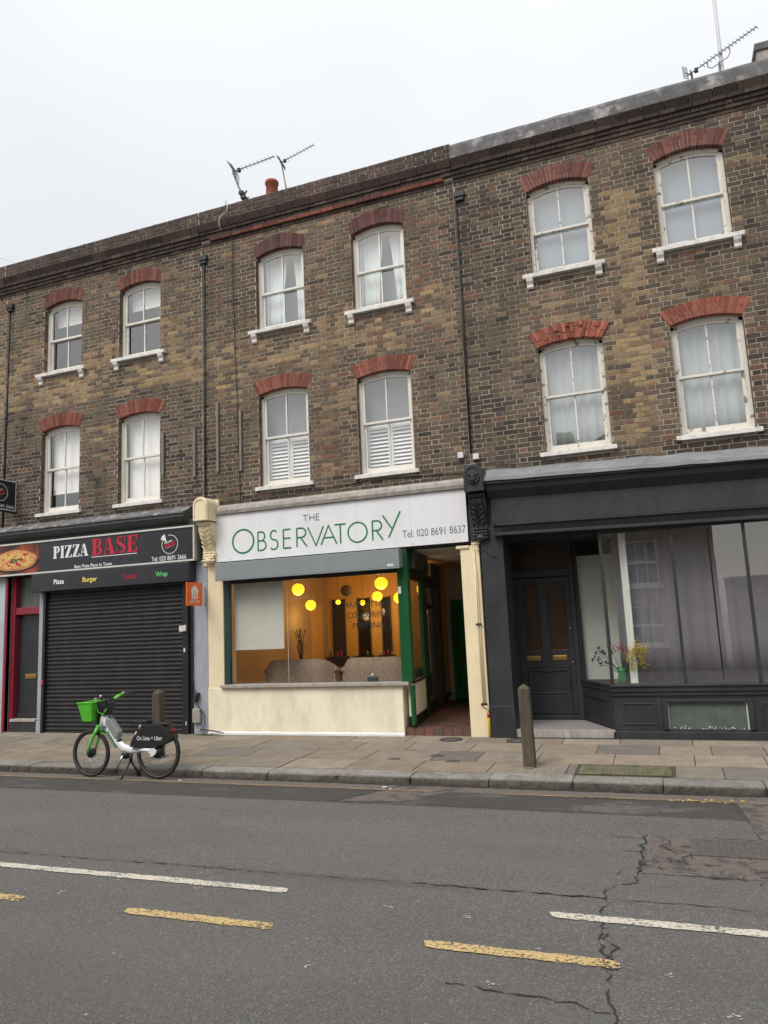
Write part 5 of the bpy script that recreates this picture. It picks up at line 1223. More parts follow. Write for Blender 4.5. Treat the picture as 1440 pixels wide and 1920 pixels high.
# salon interior
bx(H2,'salon_wall','ochrebrown',(-7.37,-7.355,11.26,15.9,.5,3.05),bevel=0)
bx(H2,'wall_panel','ochre',(-7.354,-7.345,14.9,15.5,.5,2.35),bevel=0)
bx(H2,'door_casing','ochrebrown',(-5.62,-5.05,15.77,15.799,.5,2.42),bevel=0)
rm=bx(H2,'salon_wall','ochre',(-7.355,-4.25,15.8,15.9,.5,3.05),(-4.36,-4.26,13.5,15.8,.5,3.05),bevel=0)
bx(H2,'salon_ceiling','ochre',(-7.37,-3.9,11.26,15.9,2.98,3.06),bevel=0); 
b=MB(); b.prism([(-7.37,11.25),(-3.86,11.25),(sideX(13.5)-.1,13.5),(-4.26,15.9),(-7.37,15.9)],(0,0,.40),(1,0,0),(0,1,0),(0,0,.05)); b.build('salon_floor','ochre2',H2)
for i,(x,y,z,r0,on,l) in enumerate(((-6.67,13.0,2.62,.125,1,'round yellow paper lamp hanging nearest the roller blind, largest on the left'),(-7.0,14.2,2.345,.115,1,'round yellow paper lamp hanging lower, just right of the blind'),(-6.81,15.2,2.41,.06,1,'yellow paper lamp glimpsed above the dark mirror, left of the window writing'),(-6.22,15.2,2.37,.06,1,'yellow paper lamp glimpsed just behind the word HAIRCUTTING'),(-4.93,13.0,2.635,.125,1,'highest round yellow paper lamp near the green post'),(-5.79,15.0,2.48,.115,1,'round yellow paper lamp directly above the end of HAIRCUTTING'),(-4.93,14.0,2.385,.12,1,'yellow paper lamp half hidden by the green corner post'),(-4.44,14.0,2.54,.12,1,'yellow paper lamp seen through the narrow lobby side window'),(-5.65,13.0,2.54,.115,0,'unlit brown paper lamp hanging between the lit ones'))):
    r=empty('paper_lantern',(x,y,z),l,'lamp','globe paper lamps hanging in the salon')
    b=MB(); b.sphere((x,y,z),r0,20,.94); b.build('globe','lamp_on' if on else 'lamp_off',r)
    b=MB(); b.tube([(x,y,z+r0*.9),(x,y,2.98)],.004,6); b.build('flex','iron',r)
    if on and i in (0,1,3,4,5,6,7):
        ld=bpy.data.lights.new('lantern_light','POINT'); ld.energy=7 if i not in (1,3) else 4; ld.color=(1,.74,.36); ld.shadow_soft_size=.09
        lo=bpy.data.objects.new('lantern_light',ld); COL.objects.link(lo); lo.parent=r; lo.location=(0,-.02,-r0-.14)
blind(-6.94,-5.99,1.565,2.66,11.12,'salonblind','white roller blind half down at the left of the salon window')
def sofa(x0,x1,label):
    r=empty('wicker_sofa',((x0+x1)/2,11.9,.45),label,'sofa','wicker sofas standing backs to the salon window')
    b=MB(); n=max(24,int((x1-x0)/.045)); vs=[];fs=[]
    for i in range(n+1):
        u=i/n; e=abs(2*u-1); x=x0+(x1-x0)*u; top=1.34-.15*max(0,(e-.60)/.40)**2.0; y=11.58+.10*(max(0,(e-.5)*2))**2*2
        for (dy,z) in ((0.05,.62),(0,.9),(-.02,1.15),(0,top-.03),(.03,top),(.07,top-.03),(.09,1.1),(.10,.62)): vs.append((x,y+dy,min(z,top)))
    for i in range(n):
        for k in range(7): fs.append((i*8+k,(i+1)*8+k,(i+1)*8+k+1,i*8+k+1))
    fs+=[tuple(range(8)),tuple(n*8+k for k in range(7,-1,-1))]
    b.add(vs,fs,None,True); b.build('backrest','wicker',r)
    bx(r,'seat','wicker',(x0+.05,x1-.05,11.70,12.35,.60,.88),bevel=.03)
    for x in (x0-.01,x1-.09): 
        b=MB(); b.tube([(x+.05,11.72,1.14),(x+.05,12.0,1.10),(x+.05,12.36,1.06)],.055,10); b.box(x+.02,x+.08,11.72,12.36,.6,1.08); b.build('armrest','wicker',r)
    for x in (x0+.1,x1-.1):
        for y in (11.75,12.3): b=MB(); b.tube([(x,y,.45),(x,y,.62)],.025,8); b.build('leg','wicker',r)
    return r
sofa(-6.72,-5.34,'brown wicker sofa on the left inside the salon window'); sofa(-5.22,-3.98,'brown wicker sofa on the right inside the salon window, beside the green post')
for i,(xa,xb) in enumerate(((-7.20,-6.92),(-6.56,-6.30),(-5.98,-5.80))):
    r=empty('wall_mirror',((xa+xb)/2,15.78,1.1),('tall dark mirror at the left, behind the twig vase','tall dark mirror behind the middle of the window writing','narrow dark mirror at the right of the window writing')[i],'mirror','tall dark mirrors on the salon back wall')
    bx(r,'mirror_glass','mirror',(xa,xb,15.76,15.795,1.15,2.48),bevel=0); bx(r,'frame','iron',(xa-.02,xa,15.75,15.796,1.13,2.5),(xb,xb+.02,15.75,15.796,1.13,2.5),bevel=0)
    r=empty('styling_shelf',((xa+xb)/2,15.6,1.1),'black styling shelf under the %s mirror'%('left','middle','right')[i],'shelf','black styling shelves in the salon')
    bx(r,'tray','black_trim',(xa-.05,xb+.10,15.45,15.75,1.12,1.20),(xa,xb+.03,15.5,15.75,1.0,1.119),bevel=0)
    random.seed(i)
    for k in range(4):
        b=MB(); x=xa+.0+k*.09; hh=random.uniform(.08,.15); b.lathe([(0,0),(.018,0),(.018,hh*.7),(.007,hh*.8),(.007,hh),(0,hh)],(x,15.55,1.2),n=10)
        tag(b.build('bottle',random.choice(['plastic_white','battery','letterred','iron'])),'small bottle on the %s styling shelf of the salon'%('left','middle','right')[i],'bottle','small bottles on the styling shelves')
r=empty('twig_vase',(-7.1,13.9,.9),'dark vase with tall bare twigs by the left salon wall','vase'); b=MB(); b.lathe([(0,.5),(.09,.5),(.11,.7),(.06,1.15),(.07,1.18)],(-7.1,13.9,0),n=16); b.build('vase','iron',r)
random.seed(8); b=MB()
for k in range(12): b.tube([(-7.1,13.9,1.1),(-7.1+random.uniform(-.07,.08),13.9+random.uniform(-.08,.08),1.5),(-7.1+random.uniform(-.16,.18),13.9+random.uniform(-.15,.1),1.85)],.006,5)
b.build('twigs','iron',r)
r=empty('ornament',(-4.42,11.2,.98),'small dark ornament topped by a white ball on the salon sill','ornament')
bx(r,'stand','greendark',(-4.50,-4.34,11.06,11.14,.985,1.06),bevel=.008); b=MB(); b.sphere((-4.42,11.10,1.085),.026,12); b.build('ball','plastic_white',r)
bx(H2,'inner_window_ledge','plaster_dark',(-7.05,-3.9,11.10,11.26,.90,.984),bevel=0)

# ============================================================ RIGHT: charcoal shopfront (house H3)
K=.018; SX=-2.3
A_='anthracite'
sp_=bx(H3,'pilaster',A_,(-2.505,-2.165,10.90,11.5,.15,3.22),bevel=.006)
bx(sp_,'plinth',A_,(-2.515,-2.16,10.885,11.2,.15,.62),bevel=.006)
b=MB(); i0=0; b.box(-2.30,2.25,10.85,11.0,3.265,3.66); b.shear(K,SX); fs_=b.build('fascia_board',A_,H3,bevel=.004)
b=MB(); b.profile([(10.66,3.93),(10.66,3.86),(10.70,3.84),(10.72,3.77),(10.80,3.70),(10.84,3.66),(11.0,3.66),(11.0,4.08)],-2.33,2.25); b.shear(.024,SX); b.build('cornice_moulding',A_,fs_)
b=MB(); n=60; vs=[];fs=[]
for i in range(n+1):
    x=-2.36+4.61*i/n; q=.007*noise.noise(Vector((x*3,0,9)))
    vs+=[(x,10.635,3.900+q),(x,10.64,3.955+q),(x,10.80,4.035+q),(x,10.996,4.135+q*2),(x,10.997,4.09),(x,10.66,3.925)]
for i in range(n):
    for k in range(6): fs.append((i*6+k,(i+1)*6+k,(i+1)*6+(k+1)%6,i*6+(k+1)%6))
fs+=[(0,1,2,3,4,5),tuple(n*6+k for k in (5,4,3,2,1,0))]
b.add(vs,fs); b.shear(.030,SX); b.build('lead_flashing','lead',fs_)
b=MB(); b.box(-.05,-.04,10.79,10.8,3.96,4.05); b.shear(.03,SX); b.build('lead_seam','lead',fs_)
# perforated vent strip with a rail below it
vt=MB(); vt.box(-2.28,2.25,10.79,10.985,3.095,3.135); vt.box(-2.28,2.25,10.81,10.82,3.245,3.262); vt.box(-2.285,-2.262,10.775,10.80,3.06,3.33); vt.shear(.02,SX); vent=vt.build('vent_strip',A_,H3,bevel=.003)
g=MB(); x=-2.26; row=0
while x<2.24:
    g.prism([(x,3.137),(x+.006,3.137),(x+.050,3.243),(x+.044,3.243)],(0,10.83,0),(1,0,0),(0,0,1),(0,.003,0)); g.prism([(x+.044,3.137),(x+.050,3.137),(x+.006,3.243),(x,3.243)],(0,10.8335,0),(1,0,0),(0,0,1),(0,.003,0)); x+=.022
g.shear(.02,SX); g.build('mesh_grille','black_trim',vent)
bx(H3,'head_beam','black_trim',(-2.16,2.25,10.99,11.2,3.02,3.6),bevel=0)
bx(H3,'porch_ceiling',A_,(-2.165,-.75,11.2,12.3,3.02,3.08),bevel=0)
bx(H3,'porch_wall',A_,(-2.505,-2.30,11.501,12.3,.2,3.1),bevel=0)
# porch floor and door
b=MB(); b.box(-2.162,-.60,10.93,12.1,.12,.268); b.build('porch_base','stucco_grey',H3)
b=MB(); b.prism([(-2.16,10.955),(-.80,10.955),(-.83,11.1),(-1.36,12.05),(-2.30,12.05),(-2.16,11.2)],(0,0,.27),(1,0,0),(0,1,0),(0,0,.014)); pf=b.build('porch_floor','mosaic',H3)
random.seed(4); b=MB()
yy=10.98
while yy<12.0:
    x=-2.15
    while x<-.86-.56*(yy-11.0):
        if (int(round((x+3)/.034))+int(round(yy/.034)))%4==0: b.box(x,x+.026,yy,yy+.026,.284,.2855)
        x+=.034
    yy+=.034
b.build('dark_tesserae','lead',pf)
b=MB(); b.box(-2.163,-.795,10.925,10.954,.178,.286); b.build('step_edge','stucco_grey',pf,bevel=.005)
dr=bx(H3,'front_door',A_,(-2.28,-2.14,12.03,12.07,.36,2.50),(-1.885,-1.755,12.03,12.07,1.0,2.50),(-1.46,-1.375,12.03,12.07,.36,2.50),(-2.139,-1.461,12.031,12.07,2.41,2.50),(-2.139,-1.461,12.031,12.07,1.07,1.34),(-2.139,-1.461,12.031,12.07,.36,.66),(-2.139,-1.461,12.045,12.07,.661,1.069),bevel=.006)
panel(dr,'panel_moulding',A_,-2.12,-1.48,.67,1.06,12.045,.02,.035)
for x0,x1 in ((-2.139,-1.886),(-1.754,-1.461)):
    gl(dr,'glazing','brown_glass',[(x0,12.055,1.34),(x1,12.055,1.34),(x1,12.055,2.41),(x0,12.055,2.41)]); panel(dr,'glazing_bead',A_,x0,x1,1.341,2.409,12.054,.012,.014)
for x0,x1 in ((-2.125,-1.91),(-1.72,-1.50)):
    q=bx(dr,'letter_plate','brass',(x0,x1,12.015,12.0305,1.19,1.265),bevel=.004); bx(q,'flap','brass',(x0+.04,x1-.04,12.010,12.0145,1.208,1.248),bevel=.002)
for z in (1.68,1.155): b=MB(); b.lathe([(0,0),(.018,0),(.014,.012),(0,.014)],(-1.415,12.03,z),(0,-1,0),14); b.build('lock','brass',dr)
bx(H3,'door_frame',A_,(-2.36,-2.285,11.96,12.12,.29,3.05),(-1.37,-1.30,11.96,12.12,.29,3.05),(-2.284,-1.371,11.97,12.12,2.505,2.62),(-2.284,-1.371,11.97,12.12,2.99,3.05),(-2.284,-1.371,11.975,12.12,.287,.355),bevel=.006)
fl=bx(H3,'fanlight','brown_glass',(-2.284,-1.371,12.05,12.06,2.62,2.99),bevel=0)
for s,x0,x1,z0,z1 in (('LONGFIELD',-2.14,-1.56,2.885,2.955),('HOUSE',-2.00,-1.70,2.79,2.855),('132',-1.92,-1.78,2.68,2.755)): text('lettering',s,(x0,12.049,z0),(x1-x0,0,0),(0,0,z1-z0),'black_trim',fl,.01,.001)
# angled return of the shop window
def angbox(par,name,m,t0,t1,z0,z1,d0,d1,bevel=.004):
    P0=Vector((-.785,10.925)); P1=Vector((-1.335,12.03)); d=(P1-P0); nn=Vector((d.y,-d.x)).normalized()  # nn points to the porch
    if nn.x>0: nn=-nn
    a=P0+d*t0; c=P0+d*t1; P=[a+nn*d0,c+nn*d0,c+nn*d1,a+nn*d1]
    b=MB(); b.prism([tuple(p) for p in P],(0,0,z0),(1,0,0),(0,1,0),(0,0,z1-z0)); return b.build(name,m,par,bevel=bevel)
sw2=angbox(H3,'angled_window',A_,0.0,1.0,.17,.80,-.08,0)
angbox(sw2,'panel_moulding',A_,.12,.88,.32,.36,.001,.014); angbox(sw2,'panel_moulding',A_,.12,.88,.66,.70,.001,.014)
angbox(sw2,'sill',A_,-.02,1.0,.86,.90,-.08,.022,.006); angbox(sw2,'sill_moulding',A_,-.02,1.0,.80,.859,-.08,.012,.006); angbox(sw2,'plinth',A_,0,.98,.17,.26,.001,.03)
angbox(sw2,'jamb',A_,.90,1.0,.901,3.06,-.06,0); angbox(sw2,'head',A_,0,.9,3.0,3.06,-.06,0)
P0=Vector((-.785,10.925)); P1=Vector((-1.335,12.03))
gl(sw2,'pane','glass_shop',[(P0.x+.03,P0.y,.90),(P1.x+.03,P1.y,.90),(P1.x+.03,P1.y,3.0),(P0.x+.03,P0.y,3.0)])
# front of the shop
s3=bx(H3,'shop_window',A_,(-.80,-.755,10.915,10.975,.90,3.09),(.150,.190,10.915,10.975,.90,3.09),(1.065,1.105,10.915,10.975,.90,3.09),(1.98,2.02,10.915,10.975,.90,3.09),(-.754,2.25,10.925,10.97,3.0,3.09),bevel=.005)
for x0,x1 in ((-.757,.152),(.188,1.067),(1.103,1.982)): gl(s3,'pane','glass_shop',[(x0,10.945,.895),(x1,10.945,.895),(x1,10.945,3.005),(x0,10.945,3.005)])
bx(s3,'sill',A_,(-.81,2.25,10.865,11.1,.865,.90),(-.80,2.25,10.885,11.1,.80,.864),(-.79,2.25,10.905,11.1,.745,.799),bevel=.006)
rz=bx(H3,'stall_riser',A_,(-.785,-.16,10.93,11.1,.17,.744),(.96,2.25,10.93,11.1,.17,.744),(-.159,.959,10.93,11.1,.17,.30),(-.159,.959,10.93,11.1,.70,.744),bevel=.004)
bx(rz,'plinth',A_,(-.79,2.25,10.895,10.9295,.17,.275),bevel=.006); bx(rz,'base_strip',A_,(-2.16,2.25,10.87,10.924,.15,.176),bevel=.004)
panel(rz,'panel_moulding',A_,-.66,-.24,.36,.65,10.93,.012,.02); panel(rz,'panel_moulding',A_,1.06,1.7,.36,.65,10.93,.012,.02)
bx(rz,'vent_frame',A_,(-.159,-.09,10.90,11.0,.301,.699),(.89,.959,10.90,11.0,.301,.699),(-.089,.889,10.90,11.0,.66,.699),bevel=.004)
bx(rz,'glass_panel','moss_glass',(-.089,.889,10.955,10.97,.301,.66),bevel=0); bx(rz,'panel_bead','trimwhite',(-.089,-.080,10.945,10.9545,.301,.66),(.872,.889,10.945,10.9545,.301,.65),bevel=0)
b=MB(); random.seed(1)
for i in range(40): b.sphere((random.uniform(-.06,.86),10.945,.308+random.random()**3*.03),random.uniform(.004,.010),6)
b.build('debris','plastic_white',rz)
# display space behind the glass
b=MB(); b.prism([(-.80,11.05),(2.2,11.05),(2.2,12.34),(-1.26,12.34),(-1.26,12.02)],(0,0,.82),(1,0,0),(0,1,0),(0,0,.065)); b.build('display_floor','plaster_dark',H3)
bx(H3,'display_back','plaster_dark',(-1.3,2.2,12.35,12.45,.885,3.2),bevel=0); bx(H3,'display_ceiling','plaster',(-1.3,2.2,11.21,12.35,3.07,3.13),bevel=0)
bx(H3,'inner_post','panelwhite',(-.545,-.445,11.22,11.30,.886,3.07),bevel=.006)
tag(bx(None,'display_board','panelwhite',(-1.25,-.60,12.02,12.05,.886,2.80),bevel=.003),'tall pale board standing in the angled side of the charcoal shop window','board')
curtain(-.66,.66,.89,3.06,11.40,'lilac','sheer lilac-grey curtain left of the dark parting in the charcoal shop window',amp=.014,per=.19,n=110)
curtain(.68,2.15,.89,3.06,11.42,'lilac','sheer lilac-grey curtain right of the dark parting in the charcoal shop window',amp=.014,per=.22,n=110)
r=empty('flower_vase',(-.66,11.3,.886),'green glass vase of yellow, red and dark dried flowers in the shop window','vase')
b=MB(); b.lathe([(0,0),(.065,0),(.060,.07),(.048,.13),(.068,.22),(.060,.22),(.042,.13),(.05,.02),(0,.015)],(-.66,11.28,.888),n=20); b.build('vase','vase',r)
random.seed(17); ST=MB(); FY=MB(); FR=MB(); FD=MB()
for k in range(34):
    if k<18: tx=-.40+random.gauss(0,.075); tz=1.34+random.gauss(0,.09); F=FY; ty=11.16
    elif k<25: tx=-.70+random.gauss(0,.07); tz=1.36+random.gauss(0,.07); F=FR; ty=11.2
    else: tx=-.96+random.gauss(0,.07); tz=1.30+random.gauss(0,.09); F=FD; ty=11.38
    ty+=random.uniform(-.05,.05)
    ST.tube([(-.66,11.28,1.0),((-.66+tx)/2+random.uniform(-.02,.02),11.27,(1.0+tz)/2+.03),(tx,ty,tz)],.0025,5)
    for j in range(22 if F is FY else (12 if F is FR else 9)):
        rr=random.uniform(.006,.011) if F is not FD else random.uniform(.008,.013)
        s_=.028 if F is not FD else .011
        F.sphere((tx+random.gauss(0,s_),ty+random.gauss(0,s_),tz+random.gauss(0,s_*1.3)),rr,6,random.uniform(.6,1.1))
ST.build('stems','stem',r); FY.build('yellow_flowers','petal_y',r); FR.build('red_flowers','petal_r',r); FD.build('dark_seed_heads','petal_d',r)
# neighbour at far right
bx(H4,'shopfront',A_,(2.26,7.1,10.95,11.2,.15,3.85),bevel=0)

# ============================================================ bollards
def bollard(x,y,h,w,lean,label):
    r=empty('wooden_bollard',(x,y,pz(y)-.02),label,'bollard'); b=MB(); z0=pz(y)-.02; hw=w/2; vs=[]
    lv=[(0,1.0),(.25,1.0),(.5,.985),(.75,.98),(h-.055,.96)]
    for z,k in lv: vs+=[(x+sx*hw*k+lean*z,y+sy*hw*k,z0+z) for sx,sy in((-1,-1),(1,-1),(1,1),(-1,1))]
    vs.append((x+lean*h,y,z0+h)); fs=[(0,3,2,1)]
    for i in range(len(lv)-1):
        for k in range(4): fs.append((i*4+k,i*4+(k+1)%4,i*4+4+(k+1)%4,i*4+4+k))
    t=(len(lv)-1)*4
    for k in range(4): fs.append((t+k,t+(k+1)%4,t+4))
    b.add(vs,fs); b.build('post','wood_old',r,bevel=.008)
    b=MB(); n=16; b.add([(x+hw*1.5*math.cos(2*PI*k/n)*random.uniform(.85,1.15),y+hw*1.5*math.sin(2*PI*k/n)*random.uniform(.85,1.15),pz(y)+.0045) for k in range(n)],[tuple(range(n))]); b.build('mortar_collar','stucco_grey',r,recalc=False)
    return r
bollard(-1.665,9.10,.985,.135,-.012,'weathered square timber bollard in front of the charcoal door')
bollard(-6.97,9.10,.985,.135,0,'weathered square timber bollard standing behind the parked hire bicycle')

# ============================================================ hire bicycle
BY=8.34
BK=empty('hire_bicycle',(-6.95,BY,0),'green and white electric hire bicycle parked on its stand at the kerb','bicycle')
def wheel(hx,hz,R,hubr,hubw):
    w=MB(); w.torus((hx,BY,hz),R-.022,.022,(0,1,0),48,10,1.0); tire=w.build('wheel','rubber',BK)
    w=MB(); w.torus((hx,BY,hz),R-.050,.010,(0,1,0),48,8,1.3); w.build('rim','bikeblack',tire)
    w=MB(); w.torus((hx,BY-.0165,hz),R-.033,.0022,(0,1,0),48,5,1.0); w.build('reflective_stripe','battery',tire)
    w=MB(); w.lathe([(0,-hubw),(hubr*.45,-hubw),(hubr*.9,-hubw*.7),(hubr,-hubw*.3),(hubr,hubw*.3),(hubr*.9,hubw*.7),(hubr*.45,hubw),(0,hubw)],(hx,BY,hz),(0,1,0),24); w.build('hub','bikeblack',tire)
    w=MB()
    for k in range(32):
        a=2*PI*k/32; s=(-1)**k; off=.5*(1 if (k//2)%2 else -1)
        p=Vector((hx+math.cos(a+off)*hubr*.95,BY+s*hubw*.5,hz+math.sin(a+off)*hubr*.95)); q=Vector((hx+math.cos(a)*(R-.055),BY,hz+math.sin(a)*(R-.055))); w.tube([p,q],.0019,4)
    w.build('spokes','steel',tire)
    return tire
FH=(-7.49,.312); RH=(-6.39,.345)
wheel(*FH,.312,.062,.045); wheel(*RH,.342,.080,.05)
P=lambda x,z,y=0:(x,BY+y,z)
# frame: one swooping white tube from head tube to rear dropouts
b=MB(); b.tube([P(-7.285,.84),P(-7.265,.77),P(-7.21,.66),P(-7.13,.55),P(-7.04,.45),P(-6.95,.385),P(-6.85,.362),P(-6.72,.365),P(-6.62,.37)],[.030,.052,.062,.060,.058,.058,.052,.044,.036],14,sy=.72)
for s in(-1,1): b.tube([P(-6.66,.37,s*.02),P(-6.56,.375,s*.055),P(-6.46,.372,s*.068),P(-6.37,.35,s*.068)],[.032,.026,.026,.024],10)
b.tube([P(-7.29,.86),P(-7.325,.62)],[.034,.036],14); b.build('frame','bikewhite',BK)
b=MB(); b.tube([P(-6.71,.40),P(-6.745,.50),P(-6.72,.60)],[.050,.042,.030],12,sy=.7); b.build('seat_tube','bikewhite',BK)
b=MB(); b.add([p for p in (P(-6.47,.39,-.085),P(-6.40,.405,-.085),P(-6.355,.37,-.085),P(-6.37,.33,-.085),P(-6.42,.295,-.085),P(-6.455,.31,-.085),P(-6.435,.335,-.085),P(-6.48,.345,-.085))],[tuple(range(8))]); d_=b.build('dropout_cover','bikewhite',BK,recalc=False); sl=d_.modifiers.new('s','SOLIDIFY'); sl.thickness=.014; sl.offset=0
# lettering down the tube
T0=Vector((-7.235,0,.685)); T1=Vector((-6.985,0,.385)); dT=(T1-T0)
text('lettering','Lime',(-7.262,BY-.0500,.648),(dT.x*.9,0,dT.z*.9),(.062*.77,0,.062*.64),'greenletter',BK,.02,.004)
# fork, headset, basket, bars
b=MB()
for s in(-1,1): b.tube([P(-7.345,.66,s*.045),P(-7.40,.55,s*.062),P(-7.46,.42,s*.066),P(FH[0],FH[1],s*.066)],[.024,.022,.018,.016],10)
b.tube([P(-7.345,.665,-.06),P(-7.345,.665,.06)],.026,10); b.build('fork','bikegreen',BK)
b=MB(); b.tube([P(-7.335,.64),P(-7.30,.86)],.040,12,sy=.8); b.box(-7.37,-7.33,BY-.036,BY+.036,.64,.86); b.build('head_tube','bikeblack',BK,bevel=.006)
b=MB(); b.prism([(-7.355,.83),(-7.21,.82),(-7.15,.90),(-7.14,.985),(-7.20,1.01),(-7.36,1.01),(-7.40,.96)],(0,BY-.06,0),(1,0,0),(0,0,1),(0,.12,0)); b.build('console','bikeblack',BK,bevel=.014)
b=MB()
for s in(-1,1): b.tube([P(-7.37,1.0,s*.062),P(-7.335,.86,s*.062),P(-7.24,.83,s*.062),P(-7.19,.90,s*.062)],.008,6)
b.build('console_trim','bikegreen',BK)
b=MB(); b.tube([P(-7.20,.98),P(-7.19,1.01)],.028,10)
b.tube([P(-7.20,1.01,-.12),P(-7.20,1.01,.10)],.018,10)
b.build('stem','bikeblack',BK)
b=MB(); b.tube([P(-7.20,1.01,.09),P(-7.185,1.045,.15),P(-7.15,1.08,.22)],[.020,.024,.016],10); b.tube([P(-7.20,1.01,-.11),P(-7.185,1.045,-.15)],[.018,.018],10); b.build('handlebar','bikegreen',BK)
for s in(-1,1):
    b=MB(); b.tube([P(-7.15 if s>0 else -7.185,1.08 if s>0 else 1.045,s*.22 if s>0 else -.15),P(-7.10,1.075,s*.27),P(-7.04,1.065,s*.34)],.016,10); b.build('grip','bikeblack',BK)
    b=MB(); b.tube([P(-7.17,1.065,s*.20),P(-7.20,1.055,s*.28)],.006,6); b.tube([P(-7.15,1.082,s*.215),P(-7.148,1.084,s*.232)],.019,10); b.build('brake_lever','steel',BK)
def frustum(b,c0,s0,c1,s1,y0,y1,t=.006):
    # open basket: top rim centre c0 half-size s0 (x,y), bottom centre c1
    vs=[]
    for (cx,cy,z),(sx,sy) in ((c0,s0),(c1,s1)): vs+=[(cx-sx,cy-sy,z),(cx+sx,cy-sy,z),(cx+sx,cy+sy,z),(cx-sx,cy+sy,z)]
    b.add(vs,[(4,5,1,0),(5,6,2,1),(6,7,3,2),(7,4,0,3),(7,6,5,4)])
b=MB(); frustum(b,(-7.475,BY,.985),(.125,.165),(-7.465,BY,.735),(.080,.120),0,0); o=b.build('basket','bikegreen',BK,bevel=.012); sl=o.modifiers.new('s','SOLIDIFY'); sl.thickness=.008
b=MB(); b.tube([P(-7.60,.99,-.165),P(-7.35,.99,-.165),P(-7.35,.99,.165),P(-7.60,.99,.165),P(-7.60,.99,-.165)],.010,6); b.build('basket_rim','bikegreen',BK)
b=MB(); b.box(-7.47,-7.39,BY-.02,BY+.02,.69,.735); b.build('headlight','battery',BK,bevel=.01)
# battery on the down tube
b=MB(); b.prism([(-7.215,.775),(-7.15,.775),(-7.005,.60),(-7.005,.535),(-7.06,.505),(-7.225,.70)],(0,BY-.052,0),(1,0,0),(0,0,1),(0,.104,0)); bt=b.build('battery','battery',BK,bevel=.014)
b=MB(); b.tube([P(-7.20,.775),P(-7.19,.80),P(-7.16,.80),P(-7.15,.775)],.008,6); b.build('battery_handle','battery',bt)
b=MB(); b.tube([P(-7.06,.50),P(-7.03,.475),P(-6.985,.47)],[.030,.040,.028],12); b.tube([P(-7.20,.67),P(-7.08,.51)],.018,8); b.build('battery_dock','bikeblack',BK)
# rear skirt guard, rack
sk=[(-6.79,.41),(-6.78,.46),(-6.758,.51),(-6.725,.555),(-6.685,.595),(-6.64,.628),(-6.59,.652),(-6.54,.672),(-6.48,.688),(-6.42,.698),(-6.36,.702),(-6.305,.695),(-6.255,.677),(-6.21,.648),(-6.175,.612),(-6.145,.57),(-6.122,.52),(-6.25,.455),(-6.38,.405),(-6.50,.395),(-6.65,.40)]
b=MB(); b.prism(sk,(0,BY-.072,0),(1,0,0),(0,0,1),(0,.020,0)); b.prism(sk,(0,BY+.052,0),(1,0,0),(0,0,1),(0,.020,0))
vs=[];fs=[]
top=sk[:17]
for x,z in top: vs+=[(x,BY-.07,z),(x,BY+.07,z)]
for i in range(len(top)-1): fs.append((2*i,2*i+1,2*i+3,2*i+2))
b.add(vs,fs); g_=b.build('wheel_guard','bikeblack',BK,bevel=.006)
text('lettering','On Lime + Uber',(-6.675,BY-.0725,.498),(.40,0,.004),(0,0,.055),'letterwhite',g_,.012,.002)
b=MB(); b.tube([P(-6.52,.70,-.05),P(-6.22,.705,-.05),P(-6.20,.66,-.04)],.010,6); b.tube([P(-6.52,.70,.05),P(-6.22,.705,.05),P(-6.20,.66,.04)],.010,6); b.box(-6.50,-6.24,BY-.05,BY+.05,.695,.708); b.build('rack','bikeblack',BK,bevel=.004)
b=MB(); b.box(-6.165,-6.145,BY-.03,BY+.03,.60,.65); b.build('rear_light','letterdred',BK,bevel=.006)
# saddle and post
b=MB(); b.tube([P(-6.72,.58),P(-6.665,.70)],.017,10); b.build('seat_post','steel',BK)
b=MB(); b.box(-6.735,-6.70,BY-.028,BY+.028,.60,.64); b.build('seat_clamp','bikeblack',BK,bevel=.008)
b=MB(); vs=[];fs=[]; st_=[(-6.80,.018,.735),(-6.76,.026,.742),(-6.70,.040,.742),(-6.64,.070,.745),(-6.58,.098,.752),(-6.54,.092,.755),(-6.51,.06,.748)]
for x,hw,z in st_:
    for k in range(10): a=2*PI*k/10; vs.append((x,BY+hw*math.cos(a),z-.012+.022*math.sin(a)*(1 if math.sin(a)>0 else 1.5)))
for i in range(len(st_)-1):
    for k in range(10): fs.append((i*10+k,i*10+(k+1)%10,(i+1)*10+(k+1)%10,(i+1)*10+k))
fs+=[tuple(range(10)),tuple(60+k for k in range(9,-1,-1))]
b.add(vs,fs,None,True); b.build('saddle','bikeblack',BK)
b=MB(); b.tube([P(-6.70,.70,-.02),P(-6.56,.70,-.02)],.005,6); b.tube([P(-6.70,.70,.02),P(-6.56,.70,.02)],.005,6); b.build('saddle_rails','steel',BK)
